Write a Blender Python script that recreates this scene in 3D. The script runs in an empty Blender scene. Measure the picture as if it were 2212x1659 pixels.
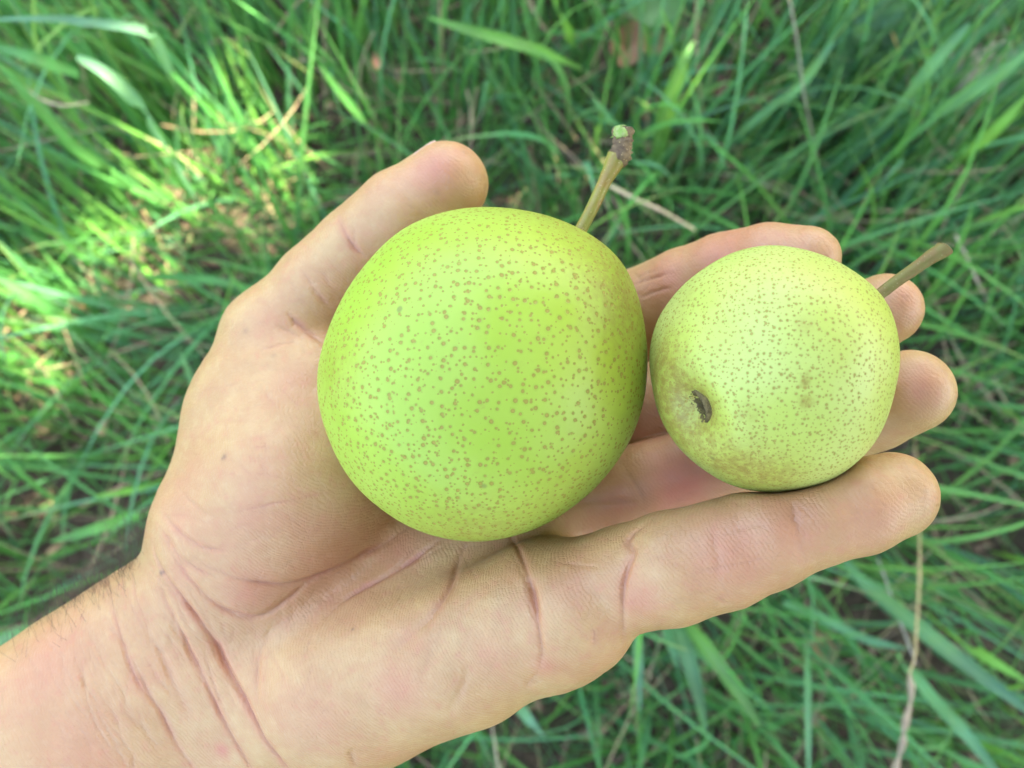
import bpy, bmesh, math, random
import numpy as np
from mathutils import Vector, Matrix

rng = np.random.default_rng(7)
random.seed(7)
S = bpy.context.scene
COL = S.collection

# ------------------------------------------------------------------ camera
CAM_H, TILT = 0.80, math.radians(5.0)
cd = bpy.data.cameras.new('camera')
cam = bpy.data.objects.new('camera', cd)
COL.objects.link(cam)
cam.location = (0, 0, CAM_H)
cam.rotation_euler = (TILT, 0, 0)
cd.sensor_width = 36.0
cd.lens = 18.0 / math.tan(math.radians(30.0))
cd.clip_start, cd.clip_end = 0.01, 800.0
cd.dof.use_dof = True
cd.dof.focus_distance = 0.168
cd.dof.aperture_fstop = 17.0
S.camera = cam

# ------------------------------------------------------------------ sky, sun, exposure
SUN_EL, SUN_AZ = math.radians(58), math.radians(60)      # azimuth clockwise from +Y
SUN_DIR = Vector((math.sin(SUN_AZ) * math.cos(SUN_EL), math.cos(SUN_AZ) * math.cos(SUN_EL), math.sin(SUN_EL)))
W = bpy.data.worlds.new('World')
S.world = W
W.use_nodes = True
wn = W.node_tree
bg = wn.nodes['Background']
sky = wn.nodes.new('ShaderNodeTexSky')
sky.sky_type = 'NISHITA'
sky.sun_disc = False
sky.sun_elevation = SUN_EL
sky.sun_rotation = SUN_AZ
sky.air_density = 1.0
sky.dust_density = 4.0
sky.ozone_density = 0.6
wn.links.new(sky.outputs[0], bg.inputs[0])
bg.inputs[1].default_value = 0.15
sl = bpy.data.lights.new('sun', 'SUN')
sl.energy = 3.7
sl.angle = math.radians(0.53)
sl.color = (1.0, 0.90, 0.66)
sun = bpy.data.objects.new('sun', sl)
COL.objects.link(sun)
sun.rotation_euler = SUN_DIR.to_track_quat('Z', 'Y').to_euler()
sun.location = (3, 2, 6)
vs = S.view_settings
vs.view_transform = 'Standard'
vs.look = 'None'
vs.gamma = 1.0
vs.use_curve_mapping = False
vs.exposure = 3.36
S.cycles.use_denoising = True

# ------------------------------------------------------------------ helpers
F = 1106.0 / math.tan(math.radians(30.0))
CX, CY = 1106.0, 829.5
RC = np.array(Matrix.Rotation(TILT, 3, 'X'))


def P(u, v, d):
    """A point at depth d (cm) on the sight line of photo point (u, v): x right, y down, z away, in cm."""
    return np.array([(u - CX) * d / F, (v - CY) * d / F, d])


def to_world(p):
    p = np.asarray(p, float) * 0.01
    q = p * np.array([1, -1, -1.0])
    return q @ RC.T + np.array([0, 0, CAM_H])


def dir_world(d):
    return (np.asarray(d, float) * np.array([1, -1, -1.0])) @ RC.T


def ground_hit(u, v, z=0.0):
    """World point on the horizontal plane at height z seen at photo point (u, v)."""
    d = dir_world(np.array([(u - CX) / F, (v - CY) / F, 1.0]))
    t = (z - CAM_H) / d[2]
    return np.array([0, 0, CAM_H]) + d * t


def link(name, me, mat=None, parent=None, loc=None):
    o = bpy.data.objects.new(name, me)
    COL.objects.link(o)
    if mat is not None:
        me.materials.append(mat)
    if parent is not None:
        o.parent = parent
    return o


def mesh_np(name, verts, faces, smooth=True):
    """Mesh from numpy arrays; faces is (n, 3) or (n, 4)."""
    me = bpy.data.meshes.new(name)
    verts = np.asarray(verts, np.float32)
    faces = np.asarray(faces, np.int32)
    n, k = faces.shape
    me.vertices.add(len(verts))
    me.vertices.foreach_set('co', verts.ravel())
    me.loops.add(n * k)
    me.loops.foreach_set('vertex_index', faces.ravel())
    me.polygons.add(n)
    me.polygons.foreach_set('loop_start', np.arange(0, n * k, k, dtype=np.int32))
    if smooth:
        me.polygons.foreach_set('use_smooth', np.ones(n, bool))
    me.update(calc_edges=True)
    me.validate()
    return me


def color_attr(me, name, cols):
    a = me.color_attributes.new(name, 'FLOAT_COLOR', 'POINT')
    c = np.ones((len(me.vertices), 4), np.float32)
    c[:, :cols.shape[1]] = cols
    a.data.foreach_set('color', c.ravel())


def empty(name, loc, label, cat, group=None):
    o = bpy.data.objects.new(name, None)
    COL.objects.link(o)
    o.location = loc
    o.empty_display_size = 0.01
    tag(o, label, cat, group)
    return o


def tag(o, label=None, cat=None, group=None, kind=None):
    if label: o['label'] = label
    if cat: o['category'] = cat
    if group: o['group'] = group
    if kind: o['kind'] = kind


class NT:
    """Small node-tree writer."""
    def __init__(self, name):
        self.m = bpy.data.materials.new(name)
        self.m.use_nodes = True
        self.t = self.m.node_tree
        self.b = self.t.nodes['Principled BSDF']
        self.out = self.t.nodes['Material Output']

    def n(self, typ, **kw):
        x = self.t.nodes.new(typ)
        for k, v in kw.items():
            setattr(x, k, v)
        return x

    def set(self, sock, v):
        if hasattr(v, 'is_output') or isinstance(v, bpy.types.NodeSocket):
            self.t.links.new(v, sock)
        else:
            if isinstance(v, tuple) and len(v) == 3 and sock.type == 'RGBA':
                v = (*v, 1.0)
            sock.default_value = v

    def noise(self, vec, scale, detail=3.0, rough=0.55):
        x = self.n('ShaderNodeTexNoise')
        self.set(x.inputs['Vector'], vec)
        x.inputs['Scale'].default_value = scale
        x.inputs['Detail'].default_value = detail
        x.inputs['Roughness'].default_value = rough
        return x.outputs['Fac']

    def voro(self, vec, scale, feature='F1', rnd=1.0):
        x = self.n('ShaderNodeTexVoronoi', feature=feature)
        self.set(x.inputs['Vector'], vec)
        x.inputs['Scale'].default_value = scale
        x.inputs['Randomness'].default_value = rnd
        return x

    def ss(self, v, a, b, lo=0.0, hi=1.0):
        x = self.n('ShaderNodeMapRange', interpolation_type='SMOOTHSTEP')
        self.set(x.inputs[0], v)
        for i, q in enumerate((a, b, lo, hi)):
            self.set(x.inputs[i + 1], q)
        return x.outputs[0]

    def mth(self, op, a, b=0.0, clamp=False):
        x = self.n('ShaderNodeMath', operation=op, use_clamp=clamp)
        self.set(x.inputs[0], a)
        self.set(x.inputs[1], b)
        return x.outputs[0]

    def mix(self, f, a, b, mode='MIX'):
        x = self.n('ShaderNodeMix', data_type='RGBA', blend_type=mode)
        self.set(x.inputs[0], f)
        self.set(x.inputs[6], a)
        self.set(x.inputs[7], b)
        return x.outputs[2]

    def bump(self, h, strength, dist, normal=None):
        x = self.n('ShaderNodeBump')
        x.inputs['Strength'].default_value = strength
        x.inputs['Distance'].default_value = dist
        self.set(x.inputs['Height'], h)
        if normal is not None:
            self.set(x.inputs['Normal'], normal)
        return x.outputs[0]

    def obj(self):
        return self.n('ShaderNodeTexCoord').outputs['Object']

    def attr(self, name):
        return self.n('ShaderNodeAttribute', attribute_name=name)

    def p(self, key, v):
        self.set(self.b.inputs[key], v)


# ------------------------------------------------------------------ materials
def mat_skin():
    k = NT('skin')
    o = k.obj()
    at = k.attr('tint')
    sep = k.n('ShaderNodeSeparateColor')
    k.set(sep.inputs[0], at.outputs['Color'])
    pink, crease, brown = sep.outputs[0], sep.outputs[1], sep.outputs[2]
    n0 = k.noise(o, 38, 3, 0.6)
    n1 = k.noise(o, 110, 4, 0.62)
    n2 = k.noise(o, 360, 4, 0.65)
    n3 = k.noise(o, 1500, 2, 0.6)
    c = k.mix(k.ss(n1, 0.34, 0.68), SKIN_A, SKIN_B)
    c = k.mix(k.mth('MULTIPLY', k.ss(n0, 0.45, 0.72), 0.5), c, SKIN_P)
    c = k.mix(k.mth('MULTIPLY', k.ss(n2, 0.50, 0.74), 0.55), c, SKIN_P)
    c = k.mix(k.mth('MULTIPLY', k.ss(n2, 0.48, 0.28), 0.28), c, SKIN_L)
    pf = k.mth('MULTIPLY', pink, k.ss(n1, 0.2, 0.75, 0.7, 1.15), True)
    c = k.mix(pf, c, SKIN_R)
    c = k.mix(k.mth('MULTIPLY', brown, 0.8, True), c, (0.12, 0.07, 0.045))
    c = k.mix(k.mth('MULTIPLY', crease, 0.5, True), c, (0.25, 0.098, 0.062))
    c = k.mix(k.mth('MULTIPLY', k.ss(n3, 0.55, 0.8), 0.16), c, (0.36, 0.17, 0.11))
    k.p('Base Color', c)
    k.p('Roughness', k.ss(n2, 0.2, 0.8, 0.36, 0.54))
    k.p('Specular IOR Level', 0.45)
    k.p('Subsurface Weight', 0.22)
    k.p('Subsurface Radius', (1.0, 0.35, 0.18))
    k.p('Subsurface Scale', 0.003)
    # friction ridges, flexure cells and pores
    v1 = k.voro(o, 800, 'DISTANCE_TO_EDGE').outputs['Distance']
    wv = k.n('ShaderNodeTexWave', wave_type='BANDS', bands_direction='DIAGONAL')
    k.set(wv.inputs['Vector'], o)
    wv.inputs['Scale'].default_value = 560
    wv.inputs['Distortion'].default_value = 14
    wv.inputs['Detail'].default_value = 1.0
    wv.inputs['Detail Scale'].default_value = 0.25
    mp = k.n('ShaderNodeMapping')
    k.set(mp.inputs['Vector'], o)
    mp.inputs['Rotation'].default_value = (0, 0, math.radians(33))
    mp.inputs['Scale'].default_value = (0.35, 1.6, 1.0)
    w1 = k.noise(mp.outputs[0], 900, 3, 0.6)
    h = k.mth('ADD', k.mth('MULTIPLY', k.ss(v1, 0.0, 0.12), 0.45), k.mth('ADD', w1, k.mth('MULTIPLY', n3, 0.6)))
    h = k.mth('ADD', h, k.mth('MULTIPLY', wv.outputs['Fac'], 0.40))
    nn = k.bump(h, 0.34, 0.00028)
    k.p('Normal', nn)
    return k.m


SKIN_A = (0.405, 0.228, 0.090)
SKIN_B = (0.448, 0.277, 0.112)
SKIN_L = (0.490, 0.337, 0.148)
SKIN_P = (0.434, 0.193, 0.098)
SKIN_R = (0.434, 0.152, 0.088)


def mat_pear(name, base, pale, yellow, dot, scale, r0, fine):
    k = NT(name)
    o = k.obj()
    at = k.attr('russet')
    sep = k.n('ShaderNodeSeparateColor')
    k.set(sep.inputs[0], at.outputs['Color'])
    russ, yel, dens = sep.outputs[0], sep.outputs[1], sep.outputs[2]
    big = k.noise(o, 38, 2, 0.5)
    mid = k.noise(o, 160, 3, 0.6)
    c = k.mix(k.ss(big, 0.35, 0.68), base, pale)
    c = k.mix(k.mth('MULTIPLY', k.ss(mid, 0.40, 0.75), 0.35), c, pale)
    c = k.mix(yel, c, yellow)
    # lenticels: one per cell on an equal-area map of the skin, of varied size and not quite round
    mp = k.attr('skin_map').outputs['Vector']
    wv = k.n('ShaderNodeTexNoise')
    k.set(wv.inputs['Vector'], mp)
    wv.inputs['Scale'].default_value = 1100
    add = k.n('ShaderNodeVectorMath', operation='MULTIPLY_ADD')
    k.set(add.inputs[0], wv.outputs['Color'])
    add.inputs[1].default_value = (0.00022,) * 3
    k.set(add.inputs[2], mp)
    vec = add.outputs[0]
    def layer(sc, r):
        x = k.n('ShaderNodeTexVoronoi', voronoi_dimensions='2D')
        k.set(x.inputs['Vector'], vec)
        x.inputs['Scale'].default_value = sc
        q = k.n('ShaderNodeSeparateColor')
        k.set(q.inputs[0], x.outputs['Color'])
        rad = k.mth('MULTIPLY', k.mth('POWER', q.outputs[0], 0.6), r)
        return x.outputs['Distance'], k.mth('ADD', rad, 0.25 * r), q.outputs[1]
    dist, rad, _ = layer(scale, r0)
    da = k.ss(dist, rad, k.mth('MULTIPLY', rad, 0.60))
    core = k.ss(dist, k.mth('MULTIPLY', rad, 0.6), k.mth('MULTIPLY', rad, 0.1))
    halo = k.ss(dist, k.mth('MULTIPLY', rad, 2.0), rad, 0.0, 0.20)
    d2, r2, sel = layer(scale * 1.55, r0 * fine)
    lim = k.mth('SUBTRACT', 1.0, dens)
    onb = k.ss(sel, lim, k.mth('ADD', lim, 0.05))
    db = k.mth('MULTIPLY', k.ss(d2, r2, k.mth('MULTIPLY', r2, 0.6)), onb)
    d = k.mth('MAXIMUM', da, k.mth('MULTIPLY', db, 0.9))
    d = k.mth('MULTIPLY', d, k.ss(mid, 0.15, 0.5, 0.7, 1.0))
    c = k.mix(halo, c, tuple(0.62 * q for q in base))
    # net-like russet patches
    net = k.mth('MULTIPLY', russ, k.ss(k.noise(o, 620, 5, 0.75), 0.36, 0.62), True)
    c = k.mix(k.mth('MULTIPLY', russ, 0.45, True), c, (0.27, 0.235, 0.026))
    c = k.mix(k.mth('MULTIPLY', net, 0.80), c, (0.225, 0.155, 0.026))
    sc = k.voro(o, 95)
    c = k.mix(k.mth('MULTIPLY', k.ss(sc.outputs['Distance'], 0.085, 0.03), 0.55), c, (0.10, 0.08, 0.02))
    c = k.mix(k.mth('MULTIPLY', k.ss(k.noise(o, 420, 5, 0.7), 0.60, 0.74), 0.38), c, (0.26, 0.22, 0.04))
    dc = k.mix(core, dot, tuple(1.2 * q for q in dot))
    c = k.mix(k.mth('MULTIPLY', d, 0.92), c, dc)
    k.p('Base Color', c)
    k.p('Roughness', k.mth('ADD', k.mth('MULTIPLY', d, 0.2), k.ss(mid, 0.2, 0.8, 0.36, 0.48)))
    k.p('Specular IOR Level', 0.36)
    k.p('Subsurface Weight', 0.15)
    k.p('Subsurface Radius', (0.7, 1.0, 0.25))
    k.p('Subsurface Scale', 0.003)
    h = k.mth('ADD', k.mth('MULTIPLY', d, 1.0), k.mth('MULTIPLY', k.noise(o, 260, 3, 0.5), 0.9))
    k.p('Normal', k.bump(h, 0.35, 0.00022))
    return k.m


def mat_simple(name, c1, c2, scale, rough=0.7, bump=0.4, bdist=0.0004, spots=None):
    k = NT(name)
    o = k.obj()
    n1 = k.noise(o, scale, 4, 0.6)
    c = k.mix(k.ss(n1, 0.3, 0.7), c1, c2)
    if spots:
        sp, sc, th = spots
        v = k.voro(o, sc)
        c = k.mix(k.ss(v.outputs['Distance'], th, th * 0.6), c, sp)
    k.p('Base Color', c)
    k.p('Roughness', rough)
    k.p('Normal', k.bump(k.noise(o, scale * 2.5, 4, 0.65), bump, bdist))
    return k.m


def mat_blade():
    """Leaf tissue: pigment per blade in the attribute, veins along it, some light through it."""
    k = NT('grass_blade')
    at = k.attr('tone')
    uv = k.attr('span')
    sep = k.n('ShaderNodeSeparateColor')
    k.set(sep.inputs[0], uv.outputs['Color'])
    across, along = sep.outputs[0], sep.outputs[1]
    st = k.mth('SINE', k.mth('MULTIPLY', across, 34.0))
    mid = k.ss(k.mth('ABSOLUTE', k.mth('SUBTRACT', across, 0.5)), 0.10, 0.02)
    o = k.obj()
    n1 = k.noise(o, 60, 3, 0.6)
    c = at.outputs['Color']
    c = k.mix(k.mth('MULTIPLY', k.ss(n1, 0.35, 0.75), 0.35), c, (0.13, 0.24, 0.06), 'MIX')
    c = k.mix(k.mth('MULTIPLY', k.ss(st, -0.2, 1.0), 0.22), c, (0.16, 0.30, 0.14))
    c = k.mix(k.mth('MULTIPLY', mid, 0.35), c, (0.22, 0.36, 0.16))
    k.p('Base Color', c)
    k.p('Roughness', 0.52)
    k.p('Specular IOR Level', 0.36)
    k.p('Normal', k.bump(st, 0.25, 0.0003))
    tr = k.n('ShaderNodeBsdfTranslucent')
    k.set(tr.inputs[0], k.mix(0.55, c, (0.22, 0.42, 0.03)))
    mx = k.n('ShaderNodeMixShader')
    mx.inputs[0].default_value = 0.42
    k.t.links.new(k.b.outputs[0], mx.inputs[1])
    k.t.links.new(tr.outputs[0], mx.inputs[2])
    k.t.links.new(mx.outputs[0], k.out.inputs[0])
    return k.m


def mat_straw():
    k = NT('dry_straw')
    at = k.attr('tone')
    o = k.obj()
    n1 = k.noise(o, 220, 4, 0.6)
    c = k.mix(k.mth('MULTIPLY', k.ss(n1, 0.35, 0.75), 0.5), at.outputs['Color'], (0.20, 0.14, 0.08))
    k.p('Base Color', c)
    k.p('Roughness', 0.6)
    k.p('Normal', k.bump(n1, 0.3, 0.0004))
    return k.m


def mat_soil():
    k = NT('soil')
    o = k.obj()
    n1 = k.noise(o, 14, 5, 0.6)
    n2 = k.noise(o, 120, 5, 0.7)
    v = k.voro(o, 90)
    c = k.mix(k.ss(n1, 0.3, 0.7), (0.042, 0.030, 0.018), (0.095, 0.068, 0.043))
    c = k.mix(k.mth('MULTIPLY', k.ss(n2, 0.5, 0.75), 0.6), c, (0.19, 0.14, 0.09))
    c = k.mix(k.ss(v.outputs['Distance'], 0.25, 0.1, 0, 0.35), c, (0.22, 0.165, 0.11))
    k.p('Base Color', c)
    k.p('Roughness', 0.95)
    k.p('Normal', k.bump(k.mth('ADD', n2, v.outputs['Distance']), 0.8, 0.006))
    return k.m


M_SKIN = mat_skin()
M_BIG = mat_pear('big_pear_skin', (0.290, 0.408, 0.034), (0.325, 0.435, 0.054), (0.345, 0.400, 0.026),
                 (0.255, 0.190, 0.026), 500, 0.205, 1.0)
M_SMALL = mat_pear('small_pear_skin', (0.375, 0.440, 0.072), (0.425, 0.475, 0.118), (0.395, 0.425, 0.052),
                   (0.265, 0.200, 0.032), 800, 0.210, 1.0)
M_STALK = mat_simple('stalk_skin', (0.22, 0.225, 0.026), (0.25, 0.160, 0.024), 300, 0.5, 0.3, 0.0003, ((0.45, 0.36, 0.14), 1500, 0.22))
M_STALK2 = mat_simple('stalk_skin_pale', (0.150, 0.135, 0.022), (0.170, 0.095, 0.022), 300, 0.7, 0.3, 0.0003, ((0.30, 0.24, 0.10), 1500, 0.18))
M_BARK = mat_simple('spur_bark', (0.12, 0.075, 0.038), (0.23, 0.16, 0.075), 500, 0.85, 0.8, 0.0005, ((0.36, 0.26, 0.11), 1000, 0.25))
M_CUT = mat_simple('fresh_cut', (0.24, 0.40, 0.06), (0.40, 0.44, 0.16), 900, 0.7, 0.6, 0.0004)
def mat_calyx():
    k = NT('calyx_cork')
    o = k.obj()
    n1 = k.noise(o, 900, 4, 0.7)
    k.p('Base Color', k.mix(k.ss(n1, 0.3, 0.75), k.attr('tone').outputs['Color'], (0.09, 0.065, 0.03)))
    k.p('Roughness', 0.95)
    k.p('Specular IOR Level', 0.1)
    k.p('Normal', k.bump(n1, 0.9, 0.0006))
    return k.m


M_CALYX = mat_calyx()
M_NAIL = mat_simple('nail', (0.58, 0.38, 0.30), (0.68, 0.48, 0.38), 90, 0.3, 0.1, 0.0002)
M_HAIR = mat_simple('arm_hair', (0.05, 0.03, 0.02), (0.10, 0.065, 0.04), 60, 0.5, 0.0)
M_BLADE = mat_blade()
M_STRAW = mat_straw()
M_SOIL = mat_soil()

# ------------------------------------------------------------------ pears
BIG_OUT = [(-34, 388), (-45, 386), (-55, 377), (-70, 367), (-89, 363), (-115, 361), (-137, 347), (-162, 345), (176, 356), (162, 358),
           (140, 364), (120, 364), (96, 364), (80, 357), (63, 350), (42, 348), (20, 352), (8, 357), (0, 360), (-15, 368)]
SMALL_OUT = [(-3, 273), (-25, 279), (-37, 276), (-55, 272), (-73, 269), (-95, 271), (-117, 271), (-142, 268), (-163, 274), (180, 271),
             (159, 268), (142, 266), (126, 264), (105, 268), (90, 266), (70, 262), (43, 260), (16, 264)]


class Pear:
    def __init__(self, u, v, d, outline, dents):
        self.c = P(u, v, d)
        ax = self.c / np.linalg.norm(self.c)
        self.ax = ax
        self.dents = dents
        ang = np.radians([a for a, r in outline])
        o = np.argsort(ang)
        ang = ang[o]
        rp = np.array([r for a, r in outline], float)[o]
        fine = np.linspace(-np.pi, np.pi, 73)[:-1]
        ext_a = np.concatenate([ang - 2 * np.pi, ang, ang + 2 * np.pi])
        ext_r = np.concatenate([rp] * 3)
        tgt = np.interp(fine, ext_a, ext_r)
        for _ in range(2):
            tgt = (np.roll(tgt, 1) + 2 * tgt + np.roll(tgt, -1)) / 4
        self.fine, self.tgt = fine, tgt
        self.rad = tgt * d / F * 0.985
        self.uv = (u, v)
        # fit the body's girth so that its outline has the measured radii
        th = np.linspace(0.30 * np.pi, 0.62 * np.pi, 60)
        for _ in range(6):
            ph = np.repeat(fine, 60)
            tt = np.tile(th, len(fine))
            dd = self.dirs(ph, tt)
            p = self.c + dd * self.R(dd, False)[:, None]
            uu = CX + F * p[:, 0] / p[:, 2] - u
            vv = CY + F * p[:, 1] / p[:, 2] - v
            a = np.arctan2(vv, uu)
            r = np.hypot(uu, vv)
            b = np.round((a + np.pi) / (2 * np.pi) * 72).astype(int) % 72
            got = np.zeros(72)
            np.maximum.at(got, b, r)
            self.rad = self.rad * np.where(got > 0, self.tgt / np.maximum(got, 1), 1)
            self.rad = (np.roll(self.rad, 1) + 2 * self.rad + np.roll(self.rad, -1)) / 4

    def frame(self):
        z = self.ax
        x = np.cross(np.array([0, 1.0, 0]), z)
        x /= np.linalg.norm(x)
        y = np.cross(z, x)
        return x, y, z

    def dirs(self, ph, tt):
        x, y, z = self.frame()
        s = np.sin(tt)
        return (np.cos(ph) * s)[:, None] * x + (np.sin(ph) * s)[:, None] * y - np.cos(tt)[:, None] * z

    def R(self, d, dents=True):
        x, y, z = self.frame()
        dx, dy, dz = d @ x, d @ y, d @ z
        s2 = dx * dx + dy * dy
        ph = np.arctan2(dy, dx)
        r = np.interp(ph, np.append(self.fine, np.pi), np.append(self.rad, self.rad[0]))
        m = self.rad.mean()
        out = m + (r - m) * s2
        if dents:
            for (dv, w, depth) in self.dents:
                a = np.arccos(np.clip(d @ dv, -1, 1))
                out = out - depth * np.exp(-(a / w) ** 2) + 0.25 * depth * np.exp(-((a - 2.2 * w) / w) ** 2)
        return out

    def sdf(self, p):
        q = p - self.c
        l = np.linalg.norm(q, axis=1) + 1e-9
        return l - self.R(q / l[:, None])

    def front(self, u, v):
        """Point of the near side seen at photo point (u, v)."""
        d = P(u, v, 1.0)
        d = d / np.linalg.norm(d)
        t = np.dot(self.c, d) - self.rad.mean() - 0.6
        for _ in range(60):
            t += 0.8 * self.sdf((d * t)[None])[0]
        return d * t

    def surf_dir(self, u, v, d):
        q = P(u, v, d) - self.c
        return q / np.linalg.norm(q)


big = Pear(1040, 808, 18.4, BIG_OUT, [])
small = Pear(1675, 800, 17.0, SMALL_OUT, [])
big_stalk_dir = big.surf_dir(1245, 505, 18.95)
big.dents = [(big_stalk_dir, 0.16, 0.10)]
cal = small.front(1497, 886) - small.c
cal_dir = cal / np.linalg.norm(cal)
sm_stalk_dir = small.surf_dir(1888, 650, 17.3)
small.dents = [(cal_dir, 0.18, 0.30), (sm_stalk_dir, 0.15, 0.12)]


def ico(sub):
    bm = bmesh.new()
    bmesh.ops.create_icosphere(bm, subdivisions=sub, radius=1.0)
    v = np.array([x.co[:] for x in bm.verts])
    f = np.array([[w.index for w in x.verts] for x in bm.faces])
    bm.free()
    return v / np.linalg.norm(v, axis=1)[:, None], f


ICO_V, ICO_F = ico(6)


def lump(v, seed, amp, freq):
    r = np.random.default_rng(seed)
    s = np.zeros(len(v))
    for _ in range(6):
        d = r.normal(size=3)
        d /= np.linalg.norm(d)
        s += np.sin(v @ d * freq * r.uniform(0.6, 1.4) + r.uniform(0, 6.28))
    return amp * s / 6


def gauss_dir(d, c, w):
    a = np.arccos(np.clip(d @ (c / np.linalg.norm(c)), -1, 1))
    return np.exp(-(a / w) ** 2)


def build_pear(pear, name, label, mat, seed):
    root = empty(name, to_world(pear.c + np.array([0, 0, pear.rad.mean()])), label, 'pear')
    r = pear.R(ICO_V) + lump(ICO_V, seed, 0.055, 5.0) + lump(ICO_V, seed + 1, 0.012, 16.0)
    pts = pear.c + ICO_V * r[:, None]
    w = to_world(pts)
    org = to_world(pear.c)
    me = mesh_np('fruit_flesh', w - org, ICO_F[:, ::-1])
    x, y, z = pear.frame()
    ca = -(ICO_V @ z)
    kk = np.sqrt(2 / np.maximum(1 + ca, 1e-4)) * pear.rad.mean() * 0.01
    mp = me.attributes.new('skin_map', 'FLOAT_VECTOR', 'POINT')
    mp.data.foreach_set('vector', np.stack([(ICO_V @ x) * kk, (ICO_V @ y) * kk, kk * 0], 1).astype(np.float32).ravel())
    o = link('fruit', me, mat, root)
    o.matrix_world = Matrix.Translation(Vector(org))
    o.matrix_parent_inverse = Matrix.Translation(-root.location)
    return root, o, me, pts


def child(name, world_pts, faces, mat, root, smooth=True):
    """A mesh whose origin is its centre, parented to root."""
    world_pts = np.asarray(world_pts)
    c = world_pts.mean(0)
    me = mesh_np(name, world_pts - c, faces, smooth)
    o = link(name, me, mat, root)
    base = Vector((0, 0, 0))
    r = root
    while r is not None:
        base += r.location
        r = r.parent
    o.location = Vector(c) - base
    return o


def tube(pts, radii, seg=14, noise=0.0, seed=0, flat=1.0, cap=True):
    """Tapered tube along pts (any frame). Returns verts and quads."""
    r_ = np.random.default_rng(seed)
    pts = np.asarray(pts, float)
    n = len(pts)
    tan = np.gradient(pts, axis=0)
    tan /= np.linalg.norm(tan, axis=1)[:, None]
    ref = np.array([0.13, 0.2, 1.0])
    V, Q = [], []
    for i in range(n):
        x = np.cross(tan[i], ref)
        x /= np.linalg.norm(x)
        y = np.cross(tan[i], x)
        for j in range(seg):
            a = 2 * np.pi * j / seg
            rr = radii[i] * (1 + noise * r_.normal())
            V.append(pts[i] + rr * (np.cos(a) * x + flat * np.sin(a) * y))
    for i in range(n - 1):
        for j in range(seg):
            k = (j + 1) % seg
            Q.append((i * seg + j, i * seg + k, (i + 1) * seg + k, (i + 1) * seg + j))
    if cap:
        for e, rev in ((0, True), (n - 1, False)):
            V.append(pts[e])
            ci = len(V) - 1
            for j in range(0, seg, 2):
                q = (e * seg + j, e * seg + (j + 1) % seg, e * seg + (j + 2) % seg, ci)
                Q.append(q[::-1] if rev else q)
    return np.array(V), np.array(Q)


def spline(pts, per=8):
    pts = np.asarray(pts, float)
    p = np.vstack([2 * pts[0] - pts[1], pts, 2 * pts[-1] - pts[-2]])
    out = []
    for i in range(1, len(p) - 2):
        for t in np.linspace(0, 1, per, endpoint=False):
            a, b, c, d = p[i - 1], p[i], p[i + 1], p[i + 2]
            out.append(0.5 * (2 * b + (c - a) * t + (2 * a - 5 * b + 4 * c - d) * t * t + (3 * b - a - 3 * c + d) * t ** 3))
    out.append(pts[-1])
    return np.array(out)


# ------------------------------------------------------------------ the hand: one continuous surface
def cone(a, b, ra, rb):
    return ('c', np.array(a, float), np.array(b, float), ra, rb)


def chain(rows):
    """rows of (u, v, depth, radius in cm)."""
    out = []
    for q, w in zip(rows[:-1], rows[1:]):
        out.append(cone(P(*q[:3]), P(*w[:3]), q[3], w[3]))
    return out


THUMB = [(600, 740, 21.8, 1.34), (690, 632, 21.5, 1.17), (775, 545, 21.3, 1.09), (870, 462, 21.0, 1.08), (965, 397, 20.8, 0.97)]
INDEX = [(1180, 780, 23.6, 1.15), (1380, 668, 22.3, 1.02), (1480, 622, 21.4, 0.96), (1560, 590, 20.8, 0.93), (1660, 566, 20.0, 0.87), (1742, 562, 19.5, 0.745)]
MIDDLE = [(1200, 960, 22.9, 1.15), (1400, 880, 21.5, 1.02), (1600, 800, 20.6, 0.98), (1770, 735, 20.2, 0.93), (1850, 700, 20.0, 0.90), (1912, 668, 19.8, 0.80)]
RING = [(1180, 1125, 21.0, 1.15), (1400, 1048, 20.6, 1.02), (1600, 985, 20.4, 0.98), (1780, 925, 20.1, 0.93), (1890, 880, 19.6, 0.93), (1968, 846, 18.9, 0.885)]
PINKY = [(1190, 1310, 18.3, 1.22), (1352, 1250, 17.6, 1.06), (1450, 1228, 17.2, 1.10), (1560, 1198, 17.0, 1.03), (1655, 1160, 16.85, 0.985), (1758, 1122, 16.8, 0.895), (1850, 1094, 16.85, 0.925), (1927, 1070, 17.0, 0.835)]
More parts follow.
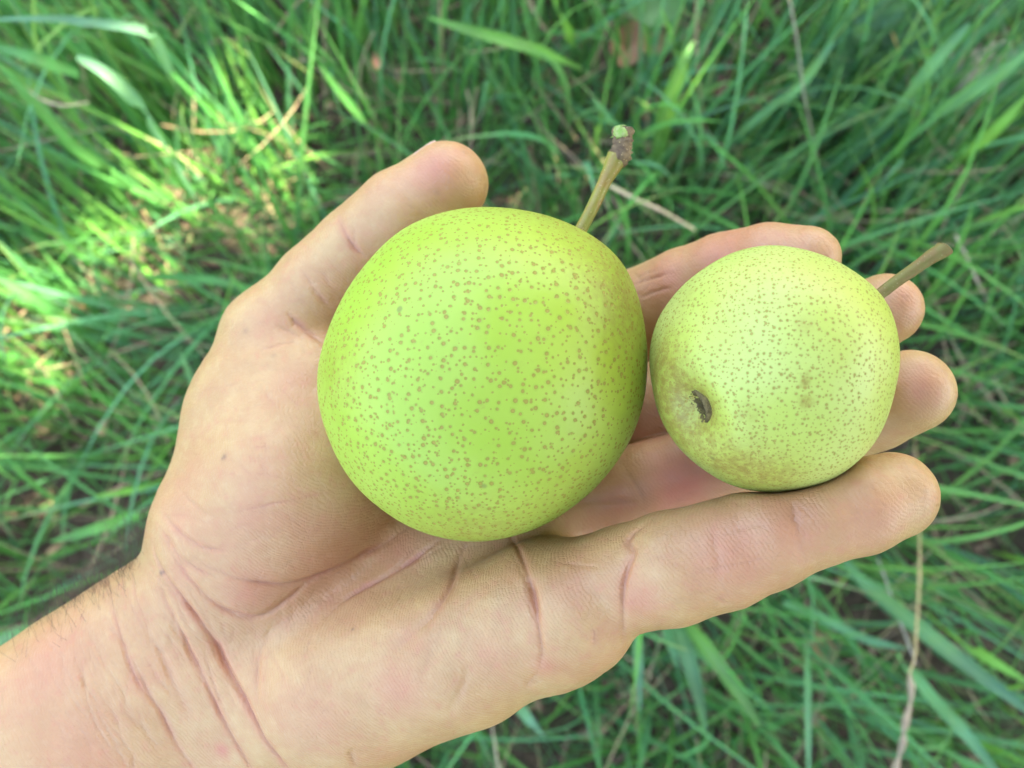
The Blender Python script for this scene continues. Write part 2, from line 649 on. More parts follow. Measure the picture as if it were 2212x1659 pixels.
PALM = (chain([(430, 1303, 21.6, 1.75), (-400, 1873, 21.6, 2.1)]) +
        chain([(561, 1495, 21.4, 1.75), (-240, 2060, 21.4, 2.1)]) +
        chain([(500, 1395, 21.3, 1.75), (-330, 1960, 21.3, 2.3)]) +
        chain([(561, 1495, 21.2, 1.6), (720, 1485, 20.2, 1.58), (1195, 1322, 18.4, 1.37)]) +
        chain([(560, 1580, 21.2, 1.4), (770, 1500, 20.2, 1.40), (1010, 1435, 19.0, 1.22)]) +
        chain([(1195, 1322, 18.4, 1.37), (1254, 1314, 17.85, 1.12)]) +
        chain([(1180, 860, 23.8, 1.2), (1408, 778, 22.9, 0.72)]) +
        chain([(561, 1430, 21.4, 1.55), (1170, 1130, 20.9, 1.25)]) +
        chain([(520, 1350, 21.8, 1.55), (1190, 960, 22.9, 1.25)]) +
        chain([(500, 1310, 22.0, 1.55), (1170, 790, 24.0, 1.2)]) +
        chain([(480, 1240, 21.2, 1.5), (493, 1130, 21.2, 1.55), (560, 900, 21.6, 1.55), (600, 740, 21.8, 1.34)]) +
        chain([(570, 1190, 20.8, 1.7), (640, 1040, 20.7, 1.9), (680, 860, 21.4, 1.7)]) +
        chain([(690, 1000, 21.4, 1.7), (800, 900, 22.6, 1.5)]) +
        chain([(640, 760, 22.3, 1.25), (1170, 790, 24.0, 1.15)]))


def smin(a, b, k):
    h = np.maximum(k - np.abs(a - b), 0) / k
    return np.minimum(a, b) - h * h * k * 0.25


def prim(p, q):
    _, a, b, ra, rb = q
    ab = b - a
    L2 = ab @ ab
    t = np.clip(((p - a.astype(p.dtype)) @ ab.astype(p.dtype)) / L2, 0, 1)
    d = p - a.astype(p.dtype) - t[:, None] * ab.astype(p.dtype)
    return np.sqrt((d * d).sum(1)) - (ra + t * (rb - ra))


def group(p, prims, k):
    s = prim(p, prims[0])
    for q in prims[1:]:
        s = smin(s, prim(p, q), k)
    return s


FINGERS = [chain(x) for x in (INDEX, MIDDLE, RING, PINKY)]
THUMBC = chain(THUMB)


def hand_sdf(p, carve=True):
    palm = group(p, PALM, 0.9)
    f = None
    for c in FINGERS[:3]:
        g = group(p, c, 0.10)
        f = g if f is None else smin(f, g, 0.07)
    s = smin(smin(palm, f, 0.55), group(p, FINGERS[3], 0.10), 0.16)
    s = smin(s, group(p, THUMBC, 0.12), 0.35)
    if carve:
        for pe in (big, small):
            e = 0.012 - pe.sdf(p)
            s = -smin(-s, -e, 0.22)
    return s


def surface_nets(sdf, lo, hi, h):
    n = np.ceil((hi - lo) / h).astype(int) + 1
    cs = 4
    nc = n // cs + 2
    ax = [lo[i] + (np.arange(nc[i]) + 0.5) * h * cs for i in range(3)]
    g = np.stack(np.meshgrid(*ax, indexing='ij'), -1).reshape(-1, 3).astype(np.float32)
    dc = np.concatenate([sdf(x) for x in np.array_split(g, 64)]).reshape(nc)
    near = np.abs(dc) < h * cs * 1.9
    vol = np.repeat(np.repeat(np.repeat(dc.astype(np.float32), cs, 0), cs, 1), cs, 2)
    m = np.repeat(np.repeat(np.repeat(near, cs, 0), cs, 1), cs, 2)
    idx = np.argwhere(m)
    pts = (lo + idx * h).astype(np.float32)
    vals = np.concatenate([sdf(x) for x in np.array_split(pts, 200)])
    vol[m] = vals
    ins = vol < 0
    c = np.zeros(np.array(vol.shape) - 1, np.int8)
    for i in (0, 1):
        for j in (0, 1):
            for k in (0, 1):
                c += ins[i:i + c.shape[0], j:j + c.shape[1], k:k + c.shape[2]]
    act = (c > 0) & (c < 8)
    cell = np.argwhere(act)
    ids = -np.ones(act.shape, np.int64)
    ids[act] = np.arange(len(cell))
    acc = np.zeros((len(cell), 3))
    cnt = np.zeros(len(cell))
    cor = [(i, j, k) for i in (0, 1) for j in (0, 1) for k in (0, 1)]
    for a in range(8):
        for b in range(a + 1, 8):
            if sum(abs(x - y) for x, y in zip(cor[a], cor[b])) != 1:
                continue
            ca, cb = np.array(cor[a]), np.array(cor[b])
            va = vol[tuple((cell + ca).T)]
            vb = vol[tuple((cell + cb).T)]
            x = (va < 0) != (vb < 0)
            t = va[x] / (va[x] - vb[x])
            acc[x] += ca + t[:, None] * (cb - ca)
            cnt[x] += 1
    V = lo + (cell + acc / cnt[:, None]) * h
    Q = []
    for d in range(3):
        sl0 = [slice(1, -1)] * 3
        sl1 = [slice(1, -1)] * 3
        sl0[d] = slice(0, -1)
        sl1[d] = slice(1, None)
        A, B = ins[tuple(sl0)], ins[tuple(sl1)]
        e = np.argwhere(A != B)
        fl = A[tuple(e.T)]
        off = np.ones(3, int)
        off[d] = 0
        e = e + off
        u, v = [(1, 2), (2, 0), (0, 1)][d]
        du = np.zeros(3, int); du[u] = 1
        dv = np.zeros(3, int); dv[v] = 1
        q = np.stack([ids[tuple((e - du - dv).T)], ids[tuple((e - dv).T)], ids[tuple(e.T)], ids[tuple((e - du).T)]], 1)
        q[~fl] = q[~fl][:, ::-1]
        Q.append(q)
    Q = np.concatenate(Q)
    return V, Q[(Q >= 0).all(1)]


def subdivide(V, Q):
    E = np.concatenate([Q[:, [0, 1]], Q[:, [1, 2]], Q[:, [2, 3]], Q[:, [3, 0]]])
    E = np.sort(E, 1)
    key = E[:, 0].astype(np.int64) * (len(V) + 1) + E[:, 1]
    un, first, inv = np.unique(key, return_index=True, return_inverse=True)
    Ev = V[E[first]].mean(1)
    n = len(Q)
    m = inv.reshape(4, n) + len(V)
    fc = np.arange(n) + len(V) + len(un)
    NV = np.concatenate([V, Ev, V[Q].mean(1)])
    NQ = np.concatenate([np.stack([Q[:, i], m[i], fc, m[(i + 3) % 4]], 1) for i in range(4)])
    return NV, NQ


def grad(sdf, V, e=0.03):
    """Unit gradient and value, in slices that stay in cache."""
    G, Fv = [], []
    for part in np.array_split(V, max(1, len(V) // 40000)):
        f0 = sdf(part)
        g = np.stack([sdf(part + np.array(o, part.dtype)) - f0 for o in ((e, 0, 0), (0, e, 0), (0, 0, e))], 1)
        G.append(g / (np.linalg.norm(g, axis=1)[:, None] + 1e-9))
        Fv.append(f0)
    return np.concatenate(G), np.concatenate(Fv)


def march(uv):
    """First hit of the sight lines through photo points on the hand."""
    d = np.stack([P(u, v, 1.0) for u, v in uv])
    d = d / np.linalg.norm(d, axis=1)[:, None]
    t = np.full(len(d), 12.0)
    for _ in range(90):
        t = t + 0.75 * np.clip(hand_sdf(d * t[:, None], False), -0.5, 1.5)
        t = np.minimum(t, 40)
    return d * t[:, None], t < 30


def z3(l): return [(276.5 + x * 0.4, 829.5 + y * 0.4) for x, y in l]
def z4(l): return [(x * 0.4, 995.5 + y * 0.4) for x, y in l]
def z5(l): return [(719 + x * 0.4, 995.5 + y * 0.4) for x, y in l]
def z1(l): return [(608.3 + x * 0.4, 221.2 + y * 0.4) for x, y in l]
def z2(l): return [(1271.9 + x * 0.4, 442.4 + y * 0.4) for x, y in l]
def z6(l): return [(1327.2 + x * 0.4, 940.1 + y * 0.4) for x, y in l]


# (photo polyline, half width mm, depth mm, colour strength)
CREASES = [
    # palm lines
    (z3([(1640, 690), (1500, 770), (1350, 872), (1200, 960), (1050, 1030), (900, 1072), (780, 1083), (600, 1060), (450, 1010), (340, 945)]), 1.3, 1.0, 0.8),
    (z3([(1200, 960), (980, 1068), (860, 1165), (730, 1250), (600, 1240), (480, 1190), (390, 1130)]), 1.2, 0.7, 0.6),
    (z3([(1760, 760), (1680, 835), (1560, 930), (1430, 1022), (1300, 1090), (1160, 1180), (1040, 1285)]), 1.0, 1.1, 0.95),
    (z3([(1850, 800), (1815, 880), (1780, 970), (1745, 1080), (1690, 1180), (1630, 1265), (1560, 1330)]), 1.5, 1.0, 0.55),
    (z3([(1700, 1180), (1560, 1330), (1460, 1420), (1300, 1500)]), 3.0, 0.6, 0.1),
    (z5([(930, 340), (975, 430), (1010, 500), (1050, 620), (1078, 740), (1103, 860), (1122, 960), (1132, 1040), (1118, 1130)]), 1.1, 1.2, 0.8),
    (z5([(1050, 620), (1075, 700), (1095, 800), (1110, 880)]), 2.4, 0.9, 0.4),
    (z5([(1250, 235), (1450, 215), (1560, 215), (1680, 240)]), 1.6, 0.8, 0.4),
    (z5([(1730, 300), (1680, 350), (1620, 395), (1595, 440), (1625, 490), (1600, 560), (1577, 640), (1565, 740), (1568, 840), (1560, 930), (1556, 1000)]), 1.1, 1.2, 0.7),
    (z5([(1400, 890), (1412, 950), (1418, 1010)]), 0.7, 0.5, 0.4),
    (z5([(900, 1000), (870, 1080), (838, 1165)]), 0.8, 0.2, 0.2),
    (z5([(760, 1080), (715, 1180), (660, 1300), (610, 1430)]), 2.2, 0.5, 0.05),
    (z5([(640, 900), (520, 1080), (470, 1200)]), 3.0, 0.5, 0.1),
    (z5([(1100, 1150), (1040, 1230)]), 1.2, 0.6, 0.2),
    (z5([(80, 1560), (130, 1659)]), 1.2, 0.7, 0.2),
    (z5([(1160, 530), (1300, 560), (1480, 575)]), 0.6, 0.25, 0.3),
    # thenar
    (z3([(480, 720), (560, 696), (760, 650), (950, 612), (1180, 570)]), 0.55, 0.30, 0.45),
    (z3([(820, 20), (880, 80), (940, 120)]), 0.5, 0.25, 0.4),
    (z3([(560, 860), (760, 820), (900, 770)]), 0.6, 0.2, 0.15),
    (z3([(185, 690), (250, 770), (330, 840), (420, 885), (560, 905)]), 1.0, 0.7, 0.5),
    (z3([(250, 530), (320, 620), (420, 700), (520, 740)]), 1.0, 0.35, 0.15),
    (z4([(850, 330), (910, 430), (960, 505), (1040, 570), (1130, 620), (1230, 640)]), 0.9, 0.55, 0.4),
    (z4([(870, 430), (960, 560), (1040, 670), (1120, 745), (1190, 795), (1300, 848), (1400, 843), (1520, 780), (1640, 690)]), 1.0, 0.75, 0.55),
    (z4([(1530, 860), (1430, 985), (1392, 1100), (1385, 1220), (1392, 1340)]), 1.6, 0.7, 0.3),
    (z4([(1180, 640), (1100, 590), (1000, 500)]), 0.7, 0.3, 0.25),
    # wrist
    (z4([(836, 425), (848, 520), (895, 620), (980, 740), (1090, 890), (1180, 1030), (1250, 1170), (1340, 1340), (1420, 1500), (1500, 1600), (1575, 1690), (1640, 1780)]), 1.0, 1.6, 0.9),
    (z4([(1090, 890), (1180, 1030), (1250, 1170), (1340, 1340)]), 2.6, 0.9, 0.0),
    (z4([(850, 640), (870, 740), (920, 840), (1000, 995), (1100, 1180), (1200, 1380), (1280, 1530), (1360, 1659), (1430, 1780)]), 0.9, 1.1, 0.75),
    (z4([(585, 640), (592, 700), (600, 800), (640, 930), (690, 1090), (760, 1230), (850, 1335), (910, 1440), (970, 1550), (1050, 1659), (1120, 1780)]), 0.8, 0.8, 0.65),
    (z4([(740, 780), (790, 890), (840, 1000), (900, 1120), (960, 1250), (1060, 1430)]), 2.0, 0.7, 0.35),
    (z4([(765, 1160), (800, 1260), (860, 1345)]), 0.7, 0.6, 0.5),
    (z4([(700, 600), (720, 680), (745, 770), (800, 900)]), 0.6, 0.4, 0.35),
    (z4([(650, 620), (662, 700), (690, 820)]), 0.6, 0.3, 0.3),
    (z4([(560, 1240), (620, 1380), (660, 1500)]), 1.2, 0.4, 0.25),
    (z4([(420, 1000), (450, 1180), (470, 1300)]), 1.6, 0.3, 0.15),
    (z4([(330, 1000), (345, 1200), (350, 1400)]), 1.6, 0.25, 0.1),
    # thumb
    (z1([(305, 600), (325, 660), (352, 722), (400, 792), (460, 845)]), 1.0, 0.8, 0.75),
    (z1([(90, 880), (170, 1000), (235, 1085), (290, 1130)]), 1.1, 0.6, 0.45),
    (z1([(20, 1130), (90, 1200), (170, 1262), (250, 1318)]), 1.1, 0.8, 0.7),
    (z1([(-40, 1200), (60, 1250), (140, 1290)]), 1.0, 0.4, 0.3),
    (z1([(-130, 1340), (-40, 1318), (40, 1300), (110, 1310)]), 1.0, 0.45, 0.4),
    (z1([(200, 900), (270, 1000), (330, 1050)]), 0.7, 0.3, 0.25),
    # index
    (z2([(215, 440), (280, 418), (340, 398), (440, 368)]), 1.0, 0.7, 0.7),
    (z2([(250, 510), (330, 480), (400, 458), (470, 448)]), 0.9, 0.6, 0.6),
    (z2([(230, 400), (310, 372), (400, 350)]), 0.9, 0.3, 0.25),
    # ring base
    (z2([(170, 1400), (230, 1480), (280, 1560), (300, 1650)]), 1.0, 0.5, 0.3),
    # little finger
    (z6([(380, 740), (480, 725), (560, 714), (700, 690), (850, 652)]), 0.6, 0.35, 0.4),
    (z6([(540, 560), (700, 500), (850, 470)]), 1.0, 0.3, 0.2),
    (z6([(945, 330), (965, 420), (990, 500), (1010, 620), (1060, 680)]), 1.8, 0.55, 0.3),
    (z6([(545, 860), (585, 895), (640, 905)]), 0.9, 0.6, 0.35),
    (z6([(150, 680), (300, 640), (420, 590)]), 0.7, 0.2, 0.2),
    (z6([(520, 420), (540, 560), (560, 700), (550, 850)]), 2.2, 0.45, 0.15),
]
# (u, v, radius px, amount): flushed skin
FLUSH = [(935, 365, 75, 0.7), (1000, 330, 55, 0.4), (1560, 530, 130, 0.75), (1430, 600, 90, 0.75), (1480, 1045, 130, 0.9), (1340, 1080, 90, 0.55),
         (1400, 920, 100, 0.6), (1960, 640, 70, 0.5), (1990, 830, 60, 0.6), (1880, 1130, 110, 0.45), (1560, 1170, 120, 0.5), (1710, 1130, 110, 0.55),
         (1380, 1300, 60, 0.6), (700, 1230, 150, 0.45), (560, 1270, 90, 0.5), (860, 1190, 80, 0.5), (1230, 1260, 70, 0.35), (860, 1490, 70, 0.45),
         (700, 1560, 80, 0.3), (1060, 1420, 60, 0.3), (640, 820, 60, 0.25), (720, 700, 70, 0.3), (590, 700, 60, 0.25), (100, 1420, 130, 0.5), (170, 1600, 120, 0.35),
         (480, 1620, 18, 0.9), (560, 1150, 80, 0.2), (1110, 1240, 40, 0.3), (1180, 1440, 40, 0.6)]
MARKS = [(484, 987, 7, 0.8), (480, 990, 4, 0.8), (762, 1359, 4, 0.9), (348, 1238, 6, 1.0), (352, 1236, 4, 1.0), (1048, 405, 8, 0.4), (1005, 330, 10, 0.3),
         (945, 415, 8, 0.25), (530, 715, 9, 0.35), (592, 768, 7, 0.3), (2000, 1062, 8, 0.25), (1960, 640, 10, 0.2)]


def blur_verts(Q, n, a, it):
    for _ in range(it):
        s = np.zeros_like(a)
        c = np.zeros(n)
        for i in range(4):
            np.add.at(s, Q[:, i], a[Q[:, (i + 1) % 4]] + a[Q[:, (i + 3) % 4]])
            np.add.at(c, Q[:, i], 2)
        a = 0.5 * a + 0.5 * s / (c[:, None] if a.ndim > 1 else c)
    return a


def fine_lines():
    """Small secondary skin lines: (centre, spread, direction in degrees, count, length)."""
    r = np.random.default_rng(21)
    out = []
    for cu, cv, su, sv, ang, asp, n, ln in ((1000, 1380, 170, 110, 112, 22, 46, 90), (900, 1330, 170, 90, -35, 18, 26, 110), (560, 980, 90, 150, -12, 20, 34, 90),
                                            (560, 1050, 90, 160, 62, 22, 30, 80), (300, 1400, 170, 110, 63, 9, 46, 150), (430, 1300, 90, 70, 64, 10, 22, 120),
                                            (120, 1500, 120, 90, 78, 12, 22, 140), (1560, 1190, 150, 50, -18, 14, 26, 90), (1560, 1190, 160, 60, 75, 12, 24, 55),
                                            (1850, 1085, 70, 45, 10, 30, 14, 50), (720, 640, 60, 60, 50, 12, 26, 60), (860, 450, 60, 40, 40, 20, 12, 50),
                                            (1480, 560, 110, 40, -25, 12, 20, 80), (1480, 1050, 70, 40, -20, 20, 16, 60), (1240, 1260, 70, 90, 80, 30, 24, 70), (700, 1230, 110, 60, -20, 20, 24, 90),
                                            (640, 1420, 90, 110, 105, 20, 22, 100)):
        for _ in range(n):
            p = np.array([cu + su * r.normal(), cv + sv * r.normal()])
            a = math.radians(ang + asp * r.normal())
            L = ln * r.uniform(0.4, 1.3)
            d = np.array([math.cos(a), math.sin(a)])
            b = np.array([-d[1], d[0]]) * L * r.normal(0, 0.10)
            out.append(([tuple(p - d * L / 2), tuple(p - d * L / 6 + b), tuple(p + d * L / 6 + b * 0.8), tuple(p + d * L / 2)],
                        r.uniform(0.5, 0.9), r.uniform(0.04, 0.14), r.uniform(0.05, 0.24)))
    for _ in range(42):                         # thin wrinkles that run across the wrist beside the big folds
        p = np.array([330, 1440]) + np.array([0.824, -0.566]) * r.uniform(-190, 150) + np.array([0.566, 0.824]) * r.normal(0, 110)
        a = math.radians(62 + 5 * r.normal())
        d = np.array([math.cos(a), math.sin(a)])
        L = r.uniform(90, 260)
        b = np.array([-d[1], d[0]]) * L * (0.05 + 0.04 * r.normal())
        out.append(([tuple(p - d * L / 2), tuple(p - d * L / 6 + b), tuple(p + d * L / 6 + b), tuple(p + d * L / 2)], r.uniform(0.6, 1.1), r.uniform(0.12, 0.42), r.uniform(0.10, 0.34)))
    return out


def build_hand():
    lo = np.array([-16.5, -7.5, 13.5])
    hi = np.array([11.5, 13.0, 26.5])
    V, Q = surface_nets(hand_sdf, lo, hi, HAND_H)
    V, Q = subdivide(V, Q)
    V = V.astype(np.float32)
    N, f = grad(hand_sdf, V, 0.03)
    V = V - N * (0.9 * f)[:, None]
    disp = np.zeros(len(V))
    tint = np.zeros((len(V), 3))
    view = V / np.linalg.norm(V, axis=1)[:, None]
    front = (N * view).sum(1) < 0.25
    fi = np.nonzero(front)[0]
    extra = []
    rr_ = np.random.default_rng(5)
    for poly, w, dep, colr in CREASES:          # finer lines that run beside and branch off the main ones
        if dep < 0.55 or w > 2.0:
            continue
        sp = spline(np.array(poly), 6)
        for _ in range(3):
            n_ = len(sp)
            a_ = rr_.integers(0, max(1, n_ // 2))
            b_ = min(n_, a_ + rr_.integers(max(4, n_ // 5), max(5, n_ // 2)))
            seg = sp[a_:b_]
            if len(seg) < 4:
                continue
            tt = np.gradient(seg, axis=0)
            tt /= np.linalg.norm(tt, axis=1)[:, None] + 1e-9
            nn_ = np.stack([-tt[:, 1], tt[:, 0]], 1) * rr_.choice([-1, 1])
            off = np.linspace(rr_.uniform(-4, 6), rr_.uniform(6, 26), len(seg))
            if rr_.random() < 0.5:
                off = off[::-1]
            extra.append(([tuple(x) for x in (seg + nn_ * off[:, None])[::3]], 0.7, 0.28, 0.30 * colr))
    order = fi[np.argsort(V[fi, 0])]
    xs = V[order, 0]
    for poly, w, dep, colr in CREASES + extra + fine_lines():
        sp = spline(np.array(poly), 10)
        L = np.concatenate([[0], np.cumsum(np.linalg.norm(np.diff(sp, axis=0), axis=1))])
        s = np.arange(0, L[-1], 2.0)
        uv = np.stack([np.interp(s, L, sp[:, 0]), np.interp(s, L, sp[:, 1])], 1)
        jit = np.cumsum(rng.normal(0, 0.35, (len(s), 2)), 0)
        uv = uv + (jit - jit.mean(0)) * 0.6
        pt, ok = march(uv)
        x = s / L[-1]
        amp = np.clip(np.minimum(x, 1 - x) / 0.28, 0.0, 1.0) ** 0.9
        amp = amp * (0.8 + 0.2 * np.sin(s * 0.05 + rng.uniform(0, 6)))
        pt, amp = pt[ok], amp[ok]
        if len(pt) < 2:
            continue
        w_, dep_ = w * 0.1 * 0.40, dep * 0.1 * 0.50
        R = max(5.0 * w_, 0.3)
        lo_, hi_ = pt.min(0) - R, pt.max(0) + R
        cand = order[np.searchsorted(xs, lo_[0]):np.searchsorted(xs, hi_[0])]
        Vc = V[cand]
        ii = cand[(Vc[:, 1] > lo_[1]) & (Vc[:, 1] < hi_[1]) & (Vc[:, 2] > lo_[2]) & (Vc[:, 2] < hi_[2])]
        for part in np.array_split(ii, max(1, len(ii) // 4000)):
            if len(part) == 0:
                continue
            d2 = ((V[part][:, None, :] - pt[None]) ** 2).sum(2)
            j = d2.argmin(1)
            d = np.sqrt(d2[np.arange(len(part)), j])
            a = amp[j]
            disp[part] += a * dep_ * (-np.exp(-(d / w_) ** 2) - 0.32 * np.exp(-(d / (3.0 * w_)) ** 2) + 0.07 * np.exp(-((d - 3.0 * w_) / (1.3 * w_)) ** 2))
            tint[part, 1] = np.maximum(tint[part, 1], a * colr * np.exp(-(d / (w_ * 0.95)) ** 2))
            tint[part, 0] = np.maximum(tint[part, 0], 0.8 * a * colr * np.exp(-(d / (w_ * 3.2)) ** 2))
    for lst, ch in ((FLUSH, 0), (MARKS, 2)):
        pt, ok = march([(q[0], q[1]) for q in lst])
        for p, good, q in zip(pt, ok, lst):
            if not good:
                continue
            r = q[2] * p[2] / F
            d = np.linalg.norm(V - p, axis=1)
            tint[:, ch] = np.maximum(tint[:, ch], q[3] * np.exp(-(d / r) ** 2 * 1.2))
    # soft unevenness of flesh
    disp += lump(V, 3, 0.022, 3.2) + lump(V, 4, 0.010, 9.0) + lump(V, 5, 0.004, 26.0)
    # keep flesh clear of the fruit
    V2 = V + N * disp[:, None]
    for pe in (big, small):
        s = pe.sdf(V2)
        push = np.maximum(0.004 - s, 0)
        V2 = V2 - 0 * N
        q = V2 - pe.c
        q /= np.linalg.norm(q, axis=1)[:, None]
        V2 = V2 + q * np.where(push < 0.3, push, 0)[:, None]
    return V2, Q, N, tint


HAND_H = 0.076
HV, HQ, HN, HT = build_hand()
hand_w = to_world(HV)
h_org = to_world(P(480, 1400, 21.3))
person = bpy.data.objects.new('person', mesh_np('person', hand_w - h_org, HQ[:, ::-1]))
COL.objects.link(person)
person.data.materials.append(M_SKIN)
person.location = h_org
color_attr(person.data, 'tint', HT)
tag(person, 'bare left forearm and open hand, palm up, thumb raised, cradling two green pears', 'person')


def nail(name, a, b, r, dorsal, width=62, length=1.05):
    a, b = np.array(a), np.array(b)
    t = (b - a) / np.linalg.norm(b - a)
    y = np.array(dorsal, float)
    y = y - t * (y @ t)
    y /= np.linalg.norm(y)
    x = np.cross(t, y)
    nu, nv = 12, 12
    top, bot = [], []
    for i in range(nv):
        s = i / (nv - 1)
        z = -length * 0.70 + length * s
        w = width * (0.80 + 0.2 * math.sin(math.pi * min(1, s * 1.2))) * (1 if s < 0.8 else 1 - 1.2 * (s - 0.8))
        rr = r * (1.0 if z < 0.25 * r else 1.0 - 0.10 * (z / r - 0.25))
        for j in range(nu):
            an = math.radians(w * (2 * j / (nu - 1) - 1))
            c = b + t * z + rr * (math.sin(an) * x + math.cos(an) * y)
            nrm = math.sin(an) * x + math.cos(an) * y
            top.append(c + nrm * 0.022)
            bot.append(c - nrm * 0.03)
    V = np.array(top + bot)
    Q = []
    n = nu * nv
    for i in range(nv - 1):
        for j in range(nu - 1):
            q = (i * nu + j, i * nu + j + 1, (i + 1) * nu + j + 1, (i + 1) * nu + j)
            Q.append(q)
            Q.append(tuple(k + n for k in q[::-1]))
    rim = [j for j in range(nu)] + [i * nu + nu - 1 for i in range(1, nv)] + [(nv - 1) * nu + j for j in range(nu - 2, -1, -1)] + [i * nu for i in range(nv - 2, 0, -1)]
    for k in range(len(rim)):
        p, q = rim[k], rim[(k + 1) % len(rim)]
        Q.append((q, p, p + n, q + n))
    child(name, to_world(V), np.array(Q), M_NAIL, person)


for rows, dors in ((THUMB, (-0.60, -0.62, 0.62)), (INDEX, (0, -0.25, 1)), (MIDDLE, (0.2, -0.1, 1)), (RING, (0.3, 0.1, 1)), (PINKY, (0.1, 0.35, 1))):
    nail('fingernail', P(*rows[-2][:3]), P(*rows[-1][:3]), rows[-1][3], dors)

# fine hair on the back edge of the wrist
def arm_hair():
    pu = CX + F * HV[:, 0] / HV[:, 2]
    pv = CY + F * HV[:, 1] / HV[:, 2]
    up = HN @ (np.array([-0.566, -0.824, 0.0]))
    ok = (pu > -60) & (pu < 345) & (pv > 1130) & (up > 0.55)
    wgt = np.where(ok, np.exp(-((pu - 240) / 150) ** 2) * np.clip(up, 0, 1) ** 5, 0)
    ii = rng.choice(len(HV), 800, replace=False, p=wgt / wgt.sum())
    V, Q = [], []
    for i in ii:
        p0 = HV[i]
        n = HN[i]
        L = rng.uniform(0.6, 1.55)
        d = n * rng.uniform(0.5, 0.9) + np.array([0.25, -0.75, 0.15]) * rng.uniform(0.1, 1.1) + rng.normal(0, 0.22, 3)
        d /= np.linalg.norm(d)
        cv = rng.normal(0, 0.45, 3) + np.array([0.5, -0.15, 0])
        t = np.linspace(0, 1, 7)[:, None]
        pts = p0 + d * L * t + cv * L * 0.35 * t ** 2
        v, q = tube(pts, 0.0030 * (1 - 0.75 * t[:, 0]), 3, cap=False)
        Q.append(q + sum(len(x) for x in V))
        V.append(v)
    o = child('arm_hair', to_world(np.concatenate(V)), np.concatenate(Q), M_HAIR, person)
    o['kind'] = 'stuff'


arm_hair()

# ------------------------------------------------------------------ pears: bodies, stalks, calyx
root, body, me, pts = build_pear(big, 'pear', 'bigger green pear with brown speckles and a stubby woody stalk end, lying on the palm', M_BIG, 11)
d = (pts - big.c) / np.linalg.norm(pts - big.c, axis=1)[:, None]
def bd(u, v): return big.front(u, v) - big.c
russ = 1.1 * gauss_dir(d, big_stalk_dir, 0.55) + 0.8 * gauss_dir(d, bd(1350, 650), 0.30) + 0.6 * gauss_dir(d, bd(1020, 1150), 0.34) + 0.35 * gauss_dir(d, bd(1250, 1060), 0.3) + 0.4 * gauss_dir(d, bd(720, 800), 0.25) + 0.3 * gauss_dir(d, bd(1380, 900), 0.25)
yel = 0.45 * gauss_dir(d, bd(1290, 790), 0.30) + 0.45 * gauss_dir(d, bd(1180, 540), 0.3) + 0.35 * gauss_dir(d, bd(1330, 880), 0.4)
dens = 0.50 + 0.5 * gauss_dir(d, bd(1040, 1130), 0.45) + 0.4 * gauss_dir(d, bd(740, 850), 0.4) + 0.45 * gauss_dir(d, bd(1300, 580), 0.45) + 0.25 * gauss_dir(d, bd(830, 1060), 0.4)
color_attr(me, 'russet', np.clip(np.stack([russ, yel, dens], 1), 0, 1))

sp = spline([P(1238, 528, 18.95), P(1258, 490, 18.95), P(1280, 448, 18.95), P(1305, 395, 19.0), P(1322, 362, 19.0), P(1333, 338, 19.0)], 5)
rad = np.interp(np.linspace(0, 1, len(sp)), [0, 0.25, 0.6, 0.85, 1], [0.15, 0.135, 0.145, 0.20, 0.225])
v, q = tube(sp, rad, 16, 0.012, 1)
st = child('stalk', to_world(v), q, M_STALK, root)
sp = spline([P(1326, 352, 19.02), P(1338, 335, 19.0), P(1343, 318, 19.0), P(1345, 300, 19.0), P(1347, 281, 19.02)], 5)
rad = np.interp(np.linspace(0, 1, len(sp)), [0, 0.25, 0.5, 0.75, 1], [0.19, 0.25, 0.215, 0.205, 0.24])
v, q = tube(sp, rad, 16, 0.085, 2)
child('woody_spur', to_world(v), q, M_BARK, st)
sp = spline([P(1342, 292, 18.96), P(1340, 280, 18.90), P(1339, 271, 18.88)], 3)
v, q = tube(sp, np.linspace(0.205, 0.10, len(sp)), 14, 0.16, 3)
child('cut_end', to_world(v), q, M_CUT, st, False)

root, body, me, pts = build_pear(small, 'pear', 'smaller pale pear with a sunken brown blossom scar, resting on the fingers', M_SMALL, 23)
d = (pts - small.c) / np.linalg.norm(pts - small.c, axis=1)[:, None]
def sd(u, v): return small.front(u, v) - small.c
russ = (1.3 * gauss_dir(d, sd(1428, 810), 0.27) + 1.0 * gauss_dir(d, sd(1450, 900), 0.32) + 1.0 * gauss_dir(d, sd(1590, 1015), 0.30) + 0.5 * gauss_dir(d, sd(1690, 1040), 0.28)
        + 1.4 * gauss_dir(d, cal_dir, 0.17) + 0.25 * gauss_dir(d, sd(1470, 660), 0.25)  # russet round the calyx, made stronger to darken its shaded hollow
        + 2.2 * gauss_dir(d, sd(1742, 868), 0.036) + 1.8 * gauss_dir(d, sd(1740, 825), 0.028) + 0.9 * gauss_dir(d, sd(1744, 810), 0.016) + 0.6 * gauss_dir(d, sd(1735, 833), 0.02)
        + 0.35 * gauss_dir(d, sd(1740, 700), 0.07) + 0.45 * gauss_dir(d, sd(1615, 895), 0.07))
yel = 0.6 * gauss_dir(d, sd(1860, 640), 0.5) + 0.3 * gauss_dir(d, sd(1640, 1030), 0.4)
dens = 0.45 + 0.4 * gauss_dir(d, sd(1640, 1000), 0.5) + 0.5 * gauss_dir(d, sd(1450, 800), 0.4) + 0.2 * gauss_dir(d, sd(1700, 800), 0.6)
color_attr(me, 'russet', np.clip(np.stack([russ, yel, dens], 1), 0, 1))
